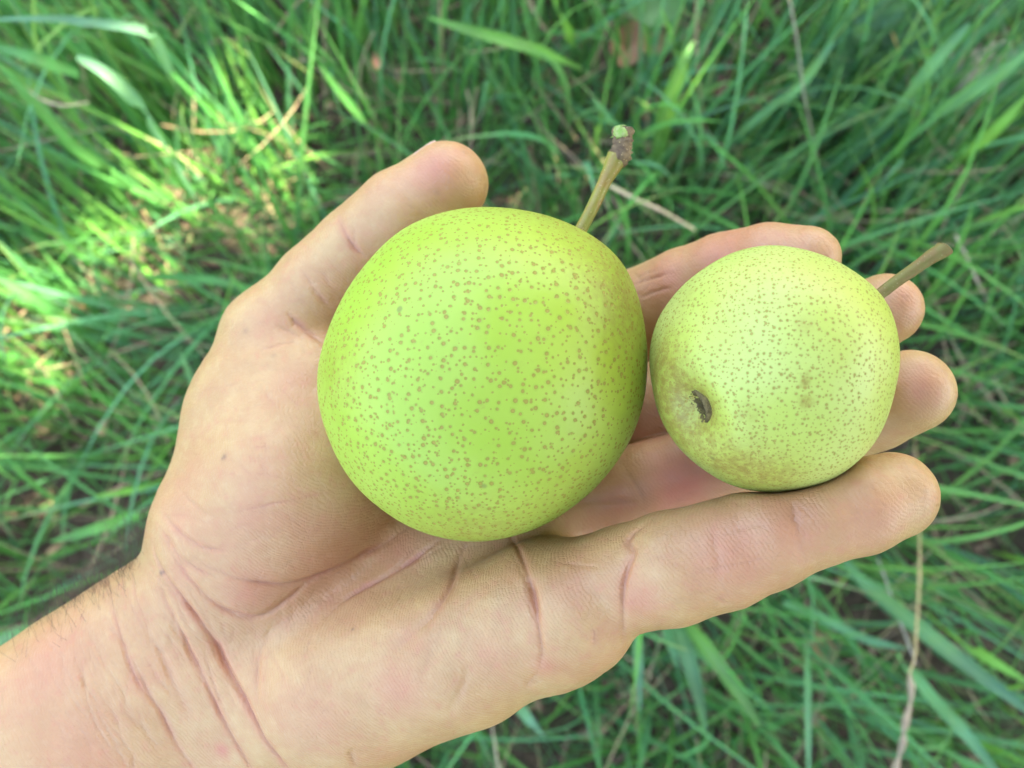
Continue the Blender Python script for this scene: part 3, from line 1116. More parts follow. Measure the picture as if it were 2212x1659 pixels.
sp = spline([P(1878, 655, 17.35), P(1900, 636, 17.35), P(1935, 609, 17.35), P(1975, 581, 17.35), P(2010, 556, 17.35), P(2036, 540, 17.35), P(2043, 533, 17.35)], 5)
rad = np.interp(np.linspace(0, 1, len(sp)), [0, 0.2, 0.55, 0.8, 0.93, 1], [0.135, 0.115, 0.125, 0.160, 0.175, 0.120])
v, q = tube(sp, rad, 16, 0.02, 5)
child('stalk', to_world(v), q, M_STALK2, root)
# the dried calyx: a ragged corky ring in the dimple
cc = small.c + cal_dir * small.R(cal_dir[None])[0]
ex = np.cross(cal_dir, np.array([0, 1.0, 0.0]))
ex /= np.linalg.norm(ex)
ey = np.cross(cal_dir, ex)
xr = np.array([1.0, -0.35, 0])
xr = xr - cal_dir * (xr @ cal_dir)
xr /= np.linalg.norm(xr)
yr = np.cross(cal_dir, xr)
V, Q, CT = [], [], []
nu, nv = 48, 13
r_ = np.random.default_rng(9)
wob = np.convolve(r_.normal(size=nu + 4), np.ones(5) / 5, 'valid')[:nu]
for i in range(nu):
    a = 2 * np.pi * i / nu
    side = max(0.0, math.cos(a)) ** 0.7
    for j in range(nv):
        t = j / (nv - 1)
        rr = (0.03 + 0.25 * t) * (1 + 0.16 * wob[i]) * (1.0 + 0.22 * abs(math.sin(a)))
        h = -0.055 + 0.060 * t + (0.025 + 0.10 * side + 0.03 * wob[i]) * math.exp(-((t - 0.72) / 0.19) ** 2) - 0.22 * max(0, t - 0.86)
        h += 0.012 * r_.normal() * (1 if t < 0.9 else 0) - 0.075 * max(0.0, -math.cos(a)) * t
        V.append(cc + xr * rr * math.cos(a) + yr * rr * math.sin(a) + cal_dir * (0.112 + h))
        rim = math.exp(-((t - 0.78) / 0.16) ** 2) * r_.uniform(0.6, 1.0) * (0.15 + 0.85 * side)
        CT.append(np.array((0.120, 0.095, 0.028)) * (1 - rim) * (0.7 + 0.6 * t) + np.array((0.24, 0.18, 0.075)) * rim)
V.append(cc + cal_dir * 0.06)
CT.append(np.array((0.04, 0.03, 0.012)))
for i in range(nu):
    k = (i + 1) % nu
    for j in range(nv - 1):
        Q.append((i * nv + j, i * nv + j + 1, k * nv + j + 1, k * nv + j))
for i in range(0, nu, 2):
    Q.append((len(V) - 1, i * nv, ((i + 1) % nu) * nv, ((i + 2) % nu) * nv))
cx_ = child('calyx', to_world(np.array(V)), np.array(Q), M_CALYX, root)
color_attr(cx_.data, 'tone', np.array(CT))

# ------------------------------------------------------------------ ground
def soil_height(x, y):
    return (0.010 * np.sin(x * 9 + 1.3) * np.cos(y * 8 - 0.4) + 0.006 * np.sin(x * 27 + y * 19) + 0.004 * np.sin(x * 61 - y * 47 + 2)) * np.exp(-(x * x + y * y) / 9)


def build_ground():
    a = np.concatenate([-np.geomspace(400, 1.65, 26), np.linspace(-1.6, 1.6, 161), np.geomspace(1.65, 400, 26)])
    X, Y = np.meshgrid(a, a, indexing='ij')
    n = len(a)
    near = (np.abs(X) < 1.7) & (np.abs(Y) < 1.7)
    Z = soil_height(X, Y) + np.where(near, rng.normal(0, 0.0022, X.shape), 0)
    V = np.stack([X, Y, Z], -1).reshape(-1, 3)
    i = np.arange(n * n).reshape(n, n)
    Q = np.stack([i[:-1, :-1], i[1:, :-1], i[1:, 1:], i[:-1, 1:]], -1).reshape(-1, 4)
    o = link('ground', mesh_np('ground', V, Q), M_SOIL)
    tag(o, 'dark bare soil under the grass', kind='structure')


build_ground()

# ------------------------------------------------------------------ grass
GREENS = np.array([(0.062, 0.275, 0.052), (0.062, 0.245, 0.095), (0.115, 0.330, 0.042), (0.044, 0.185, 0.044), (0.088, 0.285, 0.145), (0.175, 0.310, 0.066)])
STRAWS = np.array([(0.34, 0.25, 0.13), (0.42, 0.31, 0.18), (0.26, 0.17, 0.09), (0.30, 0.26, 0.11)])


def blades(base, az, L, tilt, bend, width, twist, tone, nseg=8, fold=0.22, curl=None):
    """Vectorised blades: a folded ribbon of nseg pieces each, three points across."""
    n = len(base)
    t = np.linspace(0, 1, nseg + 1)
    ang = tilt[:, None] + bend[:, None] * t[None] ** 1.6
    ang = np.minimum(ang, 2.3)
    dz, dr = np.cos(ang), np.sin(ang)
    a2 = az[:, None] + (0 if curl is None else curl[:, None] * t[None])
    step = (L / nseg)[:, None]
    X = np.cumsum(np.concatenate([np.zeros((n, 1)), (dr * np.cos(a2) * step)[:, :-1]], 1), 1) + base[:, 0:1]
    Y = np.cumsum(np.concatenate([np.zeros((n, 1)), (dr * np.sin(a2) * step)[:, :-1]], 1), 1) + base[:, 1:2]
    Z = np.cumsum(np.concatenate([np.zeros((n, 1)), (dz * step)[:, :-1]], 1), 1) + base[:, 2:3]
    Z = np.maximum(Z, 0.004)
    C = np.stack([X, Y, Z], -1)
    T = np.stack([dr * np.cos(a2), dr * np.sin(a2), dz], -1)
    side0 = np.stack([-np.sin(a2), np.cos(a2), np.zeros_like(a2)], -1)
    up = np.cross(side0, T)
    tw = twist[:, None] * (0.4 + t[None])
    side = side0 * np.cos(tw)[..., None] + up * np.sin(tw)[..., None]
    nrm = np.cross(side, T)
    w = (width[:, None] * np.minimum(1, 0.55 + 1.3 * t)[None] * np.clip(1 - t, 0, 1)[None] ** 0.55 * (1 - 0.15 * t)[None])[..., None] * 0.5
    Lf, Rt, Md = C - side * w, C + side * w, C - nrm * w * fold * 2
    V = np.stack([Lf, Md, Rt], 2).reshape(-1, 3)
    i = (np.arange(n) * (nseg + 1) * 3)[:, None, None] + (np.arange(nseg) * 3)[None, :, None] + np.array([0, 1])[None, None]
    Q = np.stack([i, i + 1, i + 4, i + 3], -1).reshape(-1, 4)
    tn = np.repeat(tone, (nseg + 1) * 3, 0)
    across = np.tile([0.0, 0.5, 1.0], n * (nseg + 1))
    along = np.tile(np.repeat(t, 3), n)
    span = np.stack([across, along, np.zeros_like(along)], 1)
    # pale sheath near the base, drier tip on some
    dry = np.repeat(rng.random(n) < 0.24, (nseg + 1) * 3)
    k = np.where(dry, np.clip((along - 0.72) / 0.25, 0, 1), 0)[:, None]
    tn = tn * (1 - k) + np.array([0.30, 0.24, 0.10]) * k
    return V, Q, tn, span


def field(x, y, f, ph):
    return 0.5 + 0.25 * (np.sin(x * f + ph) + np.cos(y * f * 1.17 + ph * 1.7)) + 0.12 * np.sin((x + y) * f * 2.3 + ph * 3)


def emit(name, parts, mat, label, kind='stuff'):
    V, Q, T, Sp = [], [], [], []
    off = 0
    for v, q, t, s in parts:
        V.append(v); Q.append(q + off); T.append(t); Sp.append(s)
        off += len(v)
    me = mesh_np(name, np.concatenate(V), np.concatenate(Q))
    color_attr(me, 'tone', np.concatenate(T))
    color_attr(me, 'span', np.concatenate(Sp))
    o = link(name, me, mat)
    tag(o, label, kind=kind)
    return o


CLEAR = [(ground_hit(2125, 168), 0.055), (ground_hit(900, 50), 0.05), (ground_hit(1380, 102), 0.035), (ground_hit(1560, 190), 0.03),
         (ground_hit(1330, 1560), 0.025), (ground_hit(1800, 1440), 0.025)]


def tufts(n_tufts, per, xr, yr, Lr, wr, tilt_s, bend_r, dens, tones, jitter=0.022, nseg=7):
    tx = rng.uniform(*xr, n_tufts * 3)
    ty = rng.uniform(*yr, n_tufts * 3)
    keep = rng.random(len(tx)) < dens(tx, ty)
    for c, r in CLEAR:
        keep &= np.hypot(tx - c[0], ty - c[1]) > r
    tx, ty = tx[keep][:n_tufts], ty[keep][:n_tufts]
    m = rng.integers(per[0], per[1] + 1, len(tx))
    ti = np.repeat(np.arange(len(tx)), m)
    n = len(ti)
    tn_t = rng.choice(len(GREENS), len(tx), p=tones)
    sz = rng.uniform(0.75, 1.2, len(tx))
    mean_az = rng.uniform(0, 6.28, len(tx))
    x = tx[ti] + rng.normal(0, jitter, n)
    y = ty[ti] + rng.normal(0, jitter, n)
    base = np.stack([x, y, soil_height(x, y)], 1)
    L = rng.uniform(*Lr, n) * sz[ti]
    az = np.where(rng.random(n) < 0.5, mean_az[ti] + rng.normal(0, 0.7, n), rng.uniform(0, 6.28, n))
    tilt = np.abs(rng.normal(0, tilt_s, n))
    bend = rng.uniform(*bend_r, n)
    tone = GREENS[tn_t][ti] * rng.uniform(0.75, 1.3, (n, 1)) * rng.uniform(0.9, 1.1, (n, 3))
    return blades(base, az, L, tilt, bend, rng.uniform(*wr, n), rng.normal(0, 0.7, n), tone, nseg, curl=rng.normal(0, 0.18, n))


def dens_a(x, y): return np.clip(0.30 + 0.75 * field(x, y, 8.0, 0.6), 0, 1) * np.where(y < -0.10, np.where(x > -0.1, 0.55, 0.85), 1.0)
def dens_u(x, y): return np.clip(0.15 + 0.9 * field(x, y, 11.0, 2.1), 0, 1) * np.where((y < -0.10) & (x > -0.1), 0.75, 1.0)
def dens_far(x, y): return np.where((np.abs(x) < 0.9) & (np.abs(y) < 0.8), 0, 0.8)


XR, YR = (-1.0, 1.0), (-0.85, 0.95)
G = []
G.append(tufts(900, (5, 10), XR, YR, (0.13, 0.29), (0.0036, 0.0072), 0.36, (0.1, 1.15), dens_a, (0.32, 0.22, 0.16, 0.12, 0.14, 0.04)))
G.append(tufts(1700, (5, 9), XR, YR, (0.05, 0.16), (0.0022, 0.0046), 0.75, (0.1, 1.2), dens_u, (0.30, 0.24, 0.10, 0.24, 0.10, 0.02), 0.03))
G.append(tufts(600, (5, 9), XR, YR, (0.10, 0.22), (0.0012, 0.0022), 0.45, (0.1, 1.0), dens_u, (0.2, 0.2, 0.1, 0.3, 0.1, 0.1)))
G.append(tufts(3400, (6, 9), (-2.6, 2.6), (-2.4, 2.6), (0.14, 0.30), (0.005, 0.009), 0.34, (0.2, 1.3), dens_far, (0.32, 0.22, 0.16, 0.12, 0.14, 0.04), 0.05, 3))
# broad blades leaning away to the upper right of the frame and the upper left
def lean(n, cu, cv, su, sv, ang, sp, Lr, wr, tones, tilt=(0.35, 0.9)):
    g = np.array([ground_hit(cu + rng.normal() * su, cv + rng.normal() * sv) for _ in range(n)])
    az = np.radians(ang) + rng.normal(0, sp, n)
    tone = GREENS[rng.choice(len(GREENS), n, p=tones)] * rng.uniform(0.8, 1.3, (n, 1))
    return blades(g, az, rng.uniform(*Lr, n), rng.uniform(*tilt, n), rng.uniform(0.1, 0.8, n), rng.uniform(*wr, n), rng.normal(0, 0.5, n), tone, curl=rng.normal(0, 0.15, n))
BT = (0.25, 0.30, 0.08, 0.08, 0.27, 0.02)
GT = (0.45, 0.12, 0.28, 0.05, 0.08, 0.02)
G.append(lean(170, 1780, 360, 190, 150, 52, 0.30, (0.14, 0.27), (0.0032, 0.0062), BT))
G.append(lean(60, 2080, 480, 120, 160, 38, 0.35, (0.12, 0.20), (0.0032, 0.0060), BT))
G.append(lean(130, 420, 330, 220, 150, 128, 0.30, (0.14, 0.28), (0.0039, 0.0076), GT))
G.append(lean(90, 180, 640, 130, 130, 140, 0.35, (0.12, 0.24), (0.0037, 0.0069), GT))
G.append(lean(80, 760, 180, 200, 100, 108, 0.35, (0.14, 0.26), (0.0037, 0.0069), GT))
G.append(lean(60, 1250, 170, 200, 110, 92, 0.40, (0.12, 0.22), (0.0032, 0.0064), GT))
G.append(lean(50, 1750, 1250, 200, 120, -48, 0.45, (0.12, 0.24), (0.0028, 0.0055), BT))
emit('grass', G, M_BLADE, 'green grass growing thick over the whole ground')


def scatter_straw(n):
    x, y = rng.uniform(*XR, n), rng.uniform(*YR, n)
    base = np.stack([x, y, rng.uniform(0.004, 0.09, n) ** 1.0], 1)
    tone = STRAWS[rng.integers(0, len(STRAWS), n)] * rng.uniform(0.6, 1.25, (n, 1))
    return blades(base, rng.uniform(0, 6.28, n), rng.uniform(0.03, 0.15, n), rng.uniform(1.1, 1.6, n), rng.uniform(-0.3, 0.5, n),
                  rng.uniform(0.0010, 0.0026, n), rng.normal(0, 0.5, n), tone, 5, 0.4, rng.normal(0, 0.5, n))


emit('dry_thatch', [scatter_straw(4200)], M_STRAW, 'dry straw bits lying low between the grass blades')


def scatter_litter(n):
    x, y = rng.uniform(*XR, n), rng.uniform(*YR, n)
    base = np.stack([x, y, rng.uniform(0.003, 0.02, n)], 1)
    c = np.array([(0.22, 0.11, 0.06), (0.30, 0.17, 0.09), (0.15, 0.09, 0.06), (0.36, 0.24, 0.12)])
    tone = c[rng.integers(0, 4, n)] * rng.uniform(0.6, 1.2, (n, 1))
    return blades(base, rng.uniform(0, 6.28, n), rng.uniform(0.008, 0.03, n), rng.uniform(1.0, 1.8, n), rng.uniform(-0.6, 0.6, n),
                  rng.uniform(0.003, 0.012, n), rng.normal(0, 0.6, n), tone, 4, 0.3)


emit('leaf_litter', [scatter_litter(1500)], M_STRAW, 'crumbled brown leaf bits on the soil')


# single blades, straws and stems that stand out
def ribbon(name, label, cat, rows, width, tone, mat, tip=0.55, twist=0.0, base=0.6, fold=0.2, group_=None):
    """rows: photo points with a height above the ground (m); built where that height is seen."""
    p = spline(np.array([ground_hit(u, v, z) for u, v, z in rows]), 7)
    n = len(p)
    tan = np.gradient(p, axis=0)
    tan /= np.linalg.norm(tan, axis=1)[:, None]
    up = np.array([0, 0, 1.0])
    t = np.linspace(0, 1, n)
    V, across = [], []
    for i in range(n):
        s = np.cross(tan[i], up)
        s /= np.linalg.norm(s) + 1e-9
        m = np.cross(s, tan[i])
        a = twist * (t[i] - 0.3)
        s, m = s * math.cos(a) + m * math.sin(a), m * math.cos(a) - s * math.sin(a)
        w = 0.5 * width * min(1, base + 1.5 * t[i]) * max(0.02, 1 - t[i] ** 2.2) ** tip
        V += [p[i] - s * w, p[i] - s * w * 0.5 - m * w * fold, p[i] - m * w * fold * 1.6, p[i] + s * w * 0.5 - m * w * fold, p[i] + s * w]
        across += [0, 0.25, 0.5, 0.75, 1]
    i = (np.arange(n - 1) * 5)[:, None] + np.arange(4)[None]
    Q = np.stack([i, i + 1, i + 6, i + 5], -1).reshape(-1, 4)
    V = np.array(V)
    org = V[:5].mean(0)
    me = mesh_np(name, V - org, Q)
    al = np.repeat(t, 5)
    tn = np.tile(np.array(tone), (len(V), 1)) * (0.92 + 0.16 * np.sin(al * 17 + rng.uniform(0, 6)))[:, None]
    color_attr(me, 'tone', tn)
    color_attr(me, 'span', np.stack([np.array(across), al, al * 0], 1))
    o = link(name, me, mat)
    o.location = org
    tag(o, label, cat, group_)
    return o


GR, BG, YG, PG = (0.070, 0.28, 0.058), (0.09, 0.26, 0.135), (0.13, 0.35, 0.040), (0.125, 0.29, 0.165)
def gb(label, rows, w, tone=GR, twist=0.2, tip=0.55):
    ribbon('grass_leaf', label, 'grass blade', rows, w * 1.25, tone, M_BLADE, tip, twist, group_='long grass blades that stand out')


gb('broad pale shiny grass blade arching over the upper left grass', [(440, 470, 0.05), (412, 410, 0.12), (375, 350, 0.18), (342, 295, 0.22), (307, 240, 0.26), (270, 195, 0.28), (220, 152, 0.29), (165, 122, 0.285)], 0.0080, PG, 0.5, 0.3)
gb('bluish grass blade lying flat across the top left corner', [(385, 190, 0.08), (370, 158, 0.14), (335, 88, 0.22), (300, 63, 0.24), (200, 48, 0.25), (112, 40, 0.25), (-40, 42, 0.23)], 0.0062, PG, 0.3)
gb('long straight green blade slanting from the left edge of the photo', [(300, 420, 0.06), (230, 365, 0.13), (150, 307, 0.18), (75, 222, 0.22), (-20, 120, 0.25)], 0.0070, GR)
gb('green blade running to the left edge below the pale arching blade', [(170, 160, 0.20), (110, 138, 0.22), (60, 120, 0.23), (-30, 95, 0.23)], 0.0080, GR)
gb('sunlit yellow green blade under the pale arching blade', [(338, 372, 0.03), (318, 338, 0.06), (296, 306, 0.09), (272, 270, 0.12)], 0.0070, YG)
gb('long slim blade pointing up between the thumb and the top edge', [(840, 320, 0.05), (790, 265, 0.13), (740, 205, 0.18), (690, 140, 0.22)], 0.0065, GR)
gb('wide bright blade with its tip pointing left above the stalk', [(1260, 150, 0.10), (1190, 118, 0.16), (1110, 92, 0.19), (1020, 66, 0.20), (925, 38, 0.20)], 0.0085, YG, 0.3)
gb('wide bright leaf blade standing up right of the stalk', [(1420, 395, 0.04), (1425, 330, 0.09), (1432, 270, 0.13), (1447, 215, 0.16), (1471, 150, 0.19), (1485, 115, 0.20), (1500, 86, 0.20)], 0.0120, (0.075, 0.21, 0.04), 0.2, 0.9)
gb('short bright blade beside the round leaf at the top', [(1472, 135, 0.07), (1460, 100, 0.12), (1444, 60, 0.15), (1428, 18, 0.18)], 0.0080, YG)
gb('upright bright blade near the brown dead leaf', [(1340, 96, 0.06), (1333, 60, 0.10), (1326, 25, 0.13), (1322, 5, 0.14)], 0.0055, GR)
gb('bright green blade at the top between thumb and stalk', [(1232, 95, 0.08), (1225, 55, 0.13), (1208, 20, 0.17), (1190, -30, 0.20)], 0.0090, YG)
gb('bluish blade bending right towards the tall pale stem', [(1560, 320, 0.06), (1604, 282, 0.10), (1665, 232, 0.14), (1720, 195, 0.17), (1766, 140, 0.20), (1800, 90, 0.21)], 0.0062, BG)
gb('long blade with a sharp tip at the upper right', [(1859, 330, 0.06), (1920, 260, 0.12), (1990, 170, 0.18), (2050, 100, 0.21), (2094, 50, 0.22)], 0.0085, BG, 0.2)
gb('bright green blade entering from the right edge', [(2050, 370, 0.10), (2100, 325, 0.14), (2150, 280, 0.17), (2230, 195, 0.20)], 0.0090, YG)
gb('pale blade running along the right edge towards the corner', [(2010, 255, 0.12), (2090, 205, 0.16), (2160, 160, 0.19), (2240, 95, 0.22)], 0.0085, BG)
gb('small blade standing alone left of the small pear stalk', [(1748, 340, 0.05), (1765, 290, 0.08), (1790, 240, 0.10)], 0.005, GR)
gb('short pale blade with a curled tip above the index finger', [(1640, 440, 0.03), (1634, 400, 0.06), (1622, 365, 0.08), (1612, 350, 0.085)], 0.0050, PG)
gb('longest blue green blade below the little finger', [(1790, 1160, 0.10), (1854, 1244, 0.17), (1930, 1310, 0.22), (2020, 1382, 0.26), (2110, 1452, 0.28), (2240, 1550, 0.29)], 0.0090, (0.065, 0.17, 0.105), 0.15, 0.4)
gb('blue green blade running to the bottom edge beside the seed head', [(1940, 1415, 0.16), (1964, 1444, 0.19), (2030, 1525, 0.23), (2090, 1590, 0.25), (2170, 1690, 0.26)], 0.0078, BG, 0.1, 0.4)
gb('bright green blade beside the longest blue green blade', [(1995, 1318, 0.08), (2060, 1372, 0.14), (2121, 1414, 0.18), (2230, 1480, 0.21)], 0.0085, YG)
gb('thin blade pointing right under the little finger', [(1690, 1302, 0.12), (1760, 1328, 0.15), (1866, 1379, 0.18), (1960, 1402, 0.19)], 0.0060, BG)
gb('narrow blade hanging straight down under the ring of blades', [(1738, 1360, 0.08), (1744, 1420, 0.14), (1745, 1519, 0.19), (1747, 1690, 0.22)], 0.0058, BG)
gb('tall drooping blade under the little finger crease with a sharp tip', [(1455, 1330, 0.14), (1470, 1370, 0.17), (1492, 1440, 0.19), (1512, 1520, 0.195), (1528, 1600, 0.18)], 0.0105, (0.05, 0.145, 0.075), 0.2, 0.9)
gb('bright green blade curving to a hooked tip below the palm', [(1475, 1335, 0.15), (1520, 1392, 0.19), (1576, 1467, 0.21), (1615, 1525, 0.21), (1642, 1575, 0.20)], 0.0085, (0.08, 0.22, 0.04), 0.1, 0.8)
gb('thin bluish blade hanging below the base of the little finger', [(1376, 1350, 0.14), (1378, 1400, 0.17), (1380, 1460, 0.18), (1384, 1540, 0.17)], 0.0062, PG, 0.1, 0.8)
gb('short bluish blade between the drooping blade and the palm', [(1432, 1340, 0.12), (1445, 1380, 0.15), (1466, 1448, 0.16)], 0.0060, BG)
gb('blue blade with its tip showing below the edge of the palm', [(1080, 1480, 0.12), (1110, 1515, 0.16), (1145, 1557, 0.18), (1176, 1592, 0.18)], 0.0075, PG, 0.1, 0.8)
gb('pale blade poking out left of the thumb base', [(395, 1020, 0.10), (330, 1045, 0.16), (270, 1062, 0.20), (205, 1072, 0.22)], 0.0048, YG)
gb('bright blade with a fine tip pointing left above the wrist', [(360, 1092, 0.12), (300, 1110, 0.18), (215, 1140, 0.22), (110, 1170, 0.23)], 0.0075, GR)
gb('bluish blade crossing the lower left corner above the arm hair', [(130, 1320, 0.12), (80, 1345, 0.16), (20, 1375, 0.19), (-50, 1400, 0.20)], 0.0085, PG)
gb('green blade lying across the soil left of the thumb knuckle', [(320, 596, 0.06), (400, 600, 0.10), (480, 608, 0.12), (560, 626, 0.11)], 0.0060, GR)
gb('pale upright blade just left of the thenar edge', [(432, 900, 0.06), (420, 850, 0.12), (405, 800, 0.16), (388, 760, 0.18)], 0.0060, PG)
gb('wide green blade in the middle of the left side', [(170, 700, 0.14), (110, 668, 0.18), (50, 630, 0.20), (-30, 585, 0.21)], 0.0085, GR)


def stem(name, label, cat, rows, r, tone, heads=None, group_=None):
    p = spline(np.array([ground_hit(u, v, z) for u, v, z in rows]), 7)
    n = len(p)
    rad = np.full(n, r) * (1 - 0.35 * np.linspace(0, 1, n))
    for node in (0.3, 0.62):
        rad = rad * (1 + 0.5 * np.exp(-((np.linspace(0, 1, n) - node) / 0.015) ** 2))
    v, q = tube(p, rad, 8, 0.05, int(rng.integers(999)))
    org = v.mean(0)
    me = mesh_np(name, v - org, q)
    color_attr(me, 'tone', np.tile(np.array(tone), (len(v), 1)))
    o = link(name, me, M_STRAW)
    o.location = org
    tag(o, label, cat, group_)
    return o, p


ST = 'dry stems and straws in the grass'
so, sp_ = stem('seed_stalk', 'dry seed stalk with a knobbly pale head hanging at the lower right', 'seed stalk',
     [(1975, 930, 0.04), (1982, 1050, 0.12), (1986, 1160, 0.18), (1986, 1244, 0.22), (1981, 1331, 0.25), (1976, 1419, 0.275), (1965, 1456, 0.28), (1968, 1506, 0.285), (1954, 1569, 0.29), (1950, 1606, 0.29), (1930, 1690, 0.29)], 0.0009, (0.33, 0.25, 0.10))
hp = np.array([ground_hit(u, v, z) for u, v, z in [(1965, 1456, 0.28), (1968, 1506, 0.285), (1954, 1569, 0.29), (1950, 1606, 0.29), (1936, 1655, 0.29), (1925, 1700, 0.29)]])
hd = spline(hp, 10)
hr = 0.0009 + 0.0012 * np.abs(np.sin(np.linspace(0, 4.2 * np.pi, len(hd)))) ** 1.3
v, q = tube(hd, hr, 10, 0.10, 5)
ho = child('seed_head', v, q, M_STRAW, so)
color_attr(ho.data, 'tone', np.tile(np.array((0.26, 0.20, 0.115)), (len(v), 1)) * rng.uniform(0.7, 1.1, (len(v), 1)))
stem('grass_stalk', 'tall pale stem slanting down from the top edge right of centre', 'stem', [(1770, 350, 0.05), (1752, 280, 0.12), (1736, 200, 0.18), (1722, 90, 0.22), (1700, -30, 0.25)], 0.0010, (0.27, 0.25, 0.16), group_=ST)
stem('dry_straw', 'golden straw sticking out beside the big pear stalk', 'straw', [(1318, 402, 0.20), (1370, 428, 0.21), (1430, 456, 0.21), (1500, 496, 0.20)], 0.0013, (0.52, 0.38, 0.20), group_=ST)
stem('dry_straw', 'pale straw right of the small pear stalk tip', 'straw', [(2064, 508, 0.12), (2090, 560, 0.11), (2112, 610, 0.10), (2125, 634, 0.09)], 0.0011, (0.52, 0.42, 0.28), group_=ST)
stem('dry_straw', 'thin broken straw below the pale straw near the right edge', 'straw', [(2128, 640, 0.07), (2145, 675, 0.06), (2165, 712, 0.05)], 0.0008, (0.38, 0.30, 0.20), group_=ST)
stem('dry_straw', 'brown upright straw with a kink behind the bright leaf blade', 'straw', [(1524, 300, 0.04), (1516, 230, 0.09), (1507, 150, 0.14), (1504, 60, 0.17), (1503, -20, 0.2)], 0.0009, (0.42, 0.31, 0.16), group_=ST)
stem('dry_straw', 'pale straw lying level behind the woody stalk end', 'straw', [(1275, 304, 0.05), (1370, 310, 0.055), (1470, 311, 0.055), (1568, 313, 0.05)], 0.0010, (0.42, 0.32, 0.20), group_=ST)
stem('dry_straw', 'straw slanting under the round leaf at the top', 'straw', [(1322, 15, 0.06), (1380, 46, 0.06), (1446, 84, 0.05)], 0.0011, (0.36, 0.26, 0.16), group_=ST)
stem('dry_straw', 'golden upright straw at the top above the thumb tip', 'straw', [(962, 185, 0.03), (956, 120, 0.07), (952, 60, 0.10), (950, -20, 0.14)], 0.0011, (0.46, 0.34, 0.17), group_=ST)
stem('dry_straw', 'forked pale straw left of the golden upright straw', 'straw', [(778, 250, 0.03), (776, 190, 0.06), (782, 130, 0.09), (806, 70, 0.12)], 0.0010, (0.44, 0.33, 0.19), group_=ST)
stem('dry_straw', 'sagging pale straw in the left grass', 'straw', [(52, 192, 0.17), (100, 219, 0.16), (140, 228, 0.16), (192, 221, 0.15)], 0.0010, (0.46, 0.36, 0.22), group_=ST)
stem('dry_straw', 'short pale straw below the sagging straw', 'straw', [(218, 326, 0.08), (250, 331, 0.08), (280, 334, 0.07)], 0.0011, (0.44, 0.36, 0.20), group_=ST)
stem('dry_straw', 'small orange straw in the upper right grass', 'straw', [(1926, 70, 0.12), (1938, 102, 0.11), (1951, 142, 0.09)], 0.0009, (0.42, 0.26, 0.06), group_=ST)
stem('grass_stalk', 'grey stem beside the seed stalk below the little finger', 'stem', [(1895, 1205, 0.10), (1910, 1244, 0.14), (1940, 1330, 0.19), (1978, 1432, 0.22)], 0.0009, (0.30, 0.28, 0.22), group_=ST)
stem('dry_straw', 'pale straw dropping from the bottom edge of the palm', 'straw', [(1058, 1540, 0.10), (1066, 1590, 0.13), (1078, 1670, 0.15)], 0.0010, (0.42, 0.34, 0.22), group_=ST)
stem('grass_stalk', 'greenish curved stem above the index finger', 'stem', [(1540, 374, 0.06), (1600, 382, 0.09), (1660, 402, 0.10), (1710, 428, 0.09)], 0.0008, (0.30, 0.32, 0.16), group_=ST)
stem('dry_straw', 'straw running up to the left from the thumb tip', 'straw', [(1010, 290, 0.03), (1022, 240, 0.06), (1030, 190, 0.08)], 0.0012, (0.46, 0.34, 0.18), group_=ST)


# dead leaves, round leaf plant, feathery plant, wood
def leaf_mesh(L, Wd, cup, fold, seed, nu=9, nv=13, serr=0.0, tipw=1.0):
    r = np.random.default_rng(seed)
    V, A = [], []
    for i in range(nv):
        t = i / (nv - 1)
        w = Wd * 0.5 * (math.sin(math.pi * min(1, t * 0.97 + 0.02) ** tipw) ** 0.75) + 0.0004
        w *= 1 + serr * ((i % 2) - 0.5)
        for j in range(nu):
            a = 2 * j / (nu - 1) - 1
            V.append((t * L, a * w, cup * L * (t - 0.5) ** 2 + fold * abs(a) ** 1.4 * w + 0.03 * L * math.sin(t * 9 + a * 3 + seed) * 0.4 + r.normal(0, 0.006 * L)))
            A.append(((a + 1) / 2, t, 0))
    i = (np.arange(nv - 1) * nu)[:, None] + np.arange(nu - 1)[None]
    Q = np.stack([i, i + 1, i + nu + 1, i + nu], -1).reshape(-1, 4)
    return np.array(V), Q, np.array(A)


def leaf(name, label, cat, u, v, z, yaw, pitch, L, Wd, cup, fold, tone, mat, seed, parent=None, tipw=1.0, serr=0.0):
    V, Q, A = leaf_mesh(L, Wd, cup, fold, seed, tipw=tipw, serr=serr)
    R = np.array(Matrix.Rotation(math.radians(yaw), 3, 'Z') @ Matrix.Rotation(math.radians(-pitch), 3, 'Y'))
    V = (V - np.array([L / 2, 0, 0])) @ R.T
    me = mesh_np(name, V, Q)
    rr = np.random.default_rng(seed)
    color_attr(me, 'tone', np.tile(np.array(tone), (len(V), 1)) * rr.uniform(0.8, 1.2, (len(V), 1)))
    color_attr(me, 'span', A * np.array([0.5, 1, 1]) + np.array([0.25, 0, 0]))
    o = link(name, me, mat, parent)
    c = ground_hit(u, v, z)
    o.location = c if parent is None else Vector(c) - parent.location
    if parent is None:
        tag(o, label, cat, 'dead leaves on the ground' if mat is M_STRAW else None)
    return o


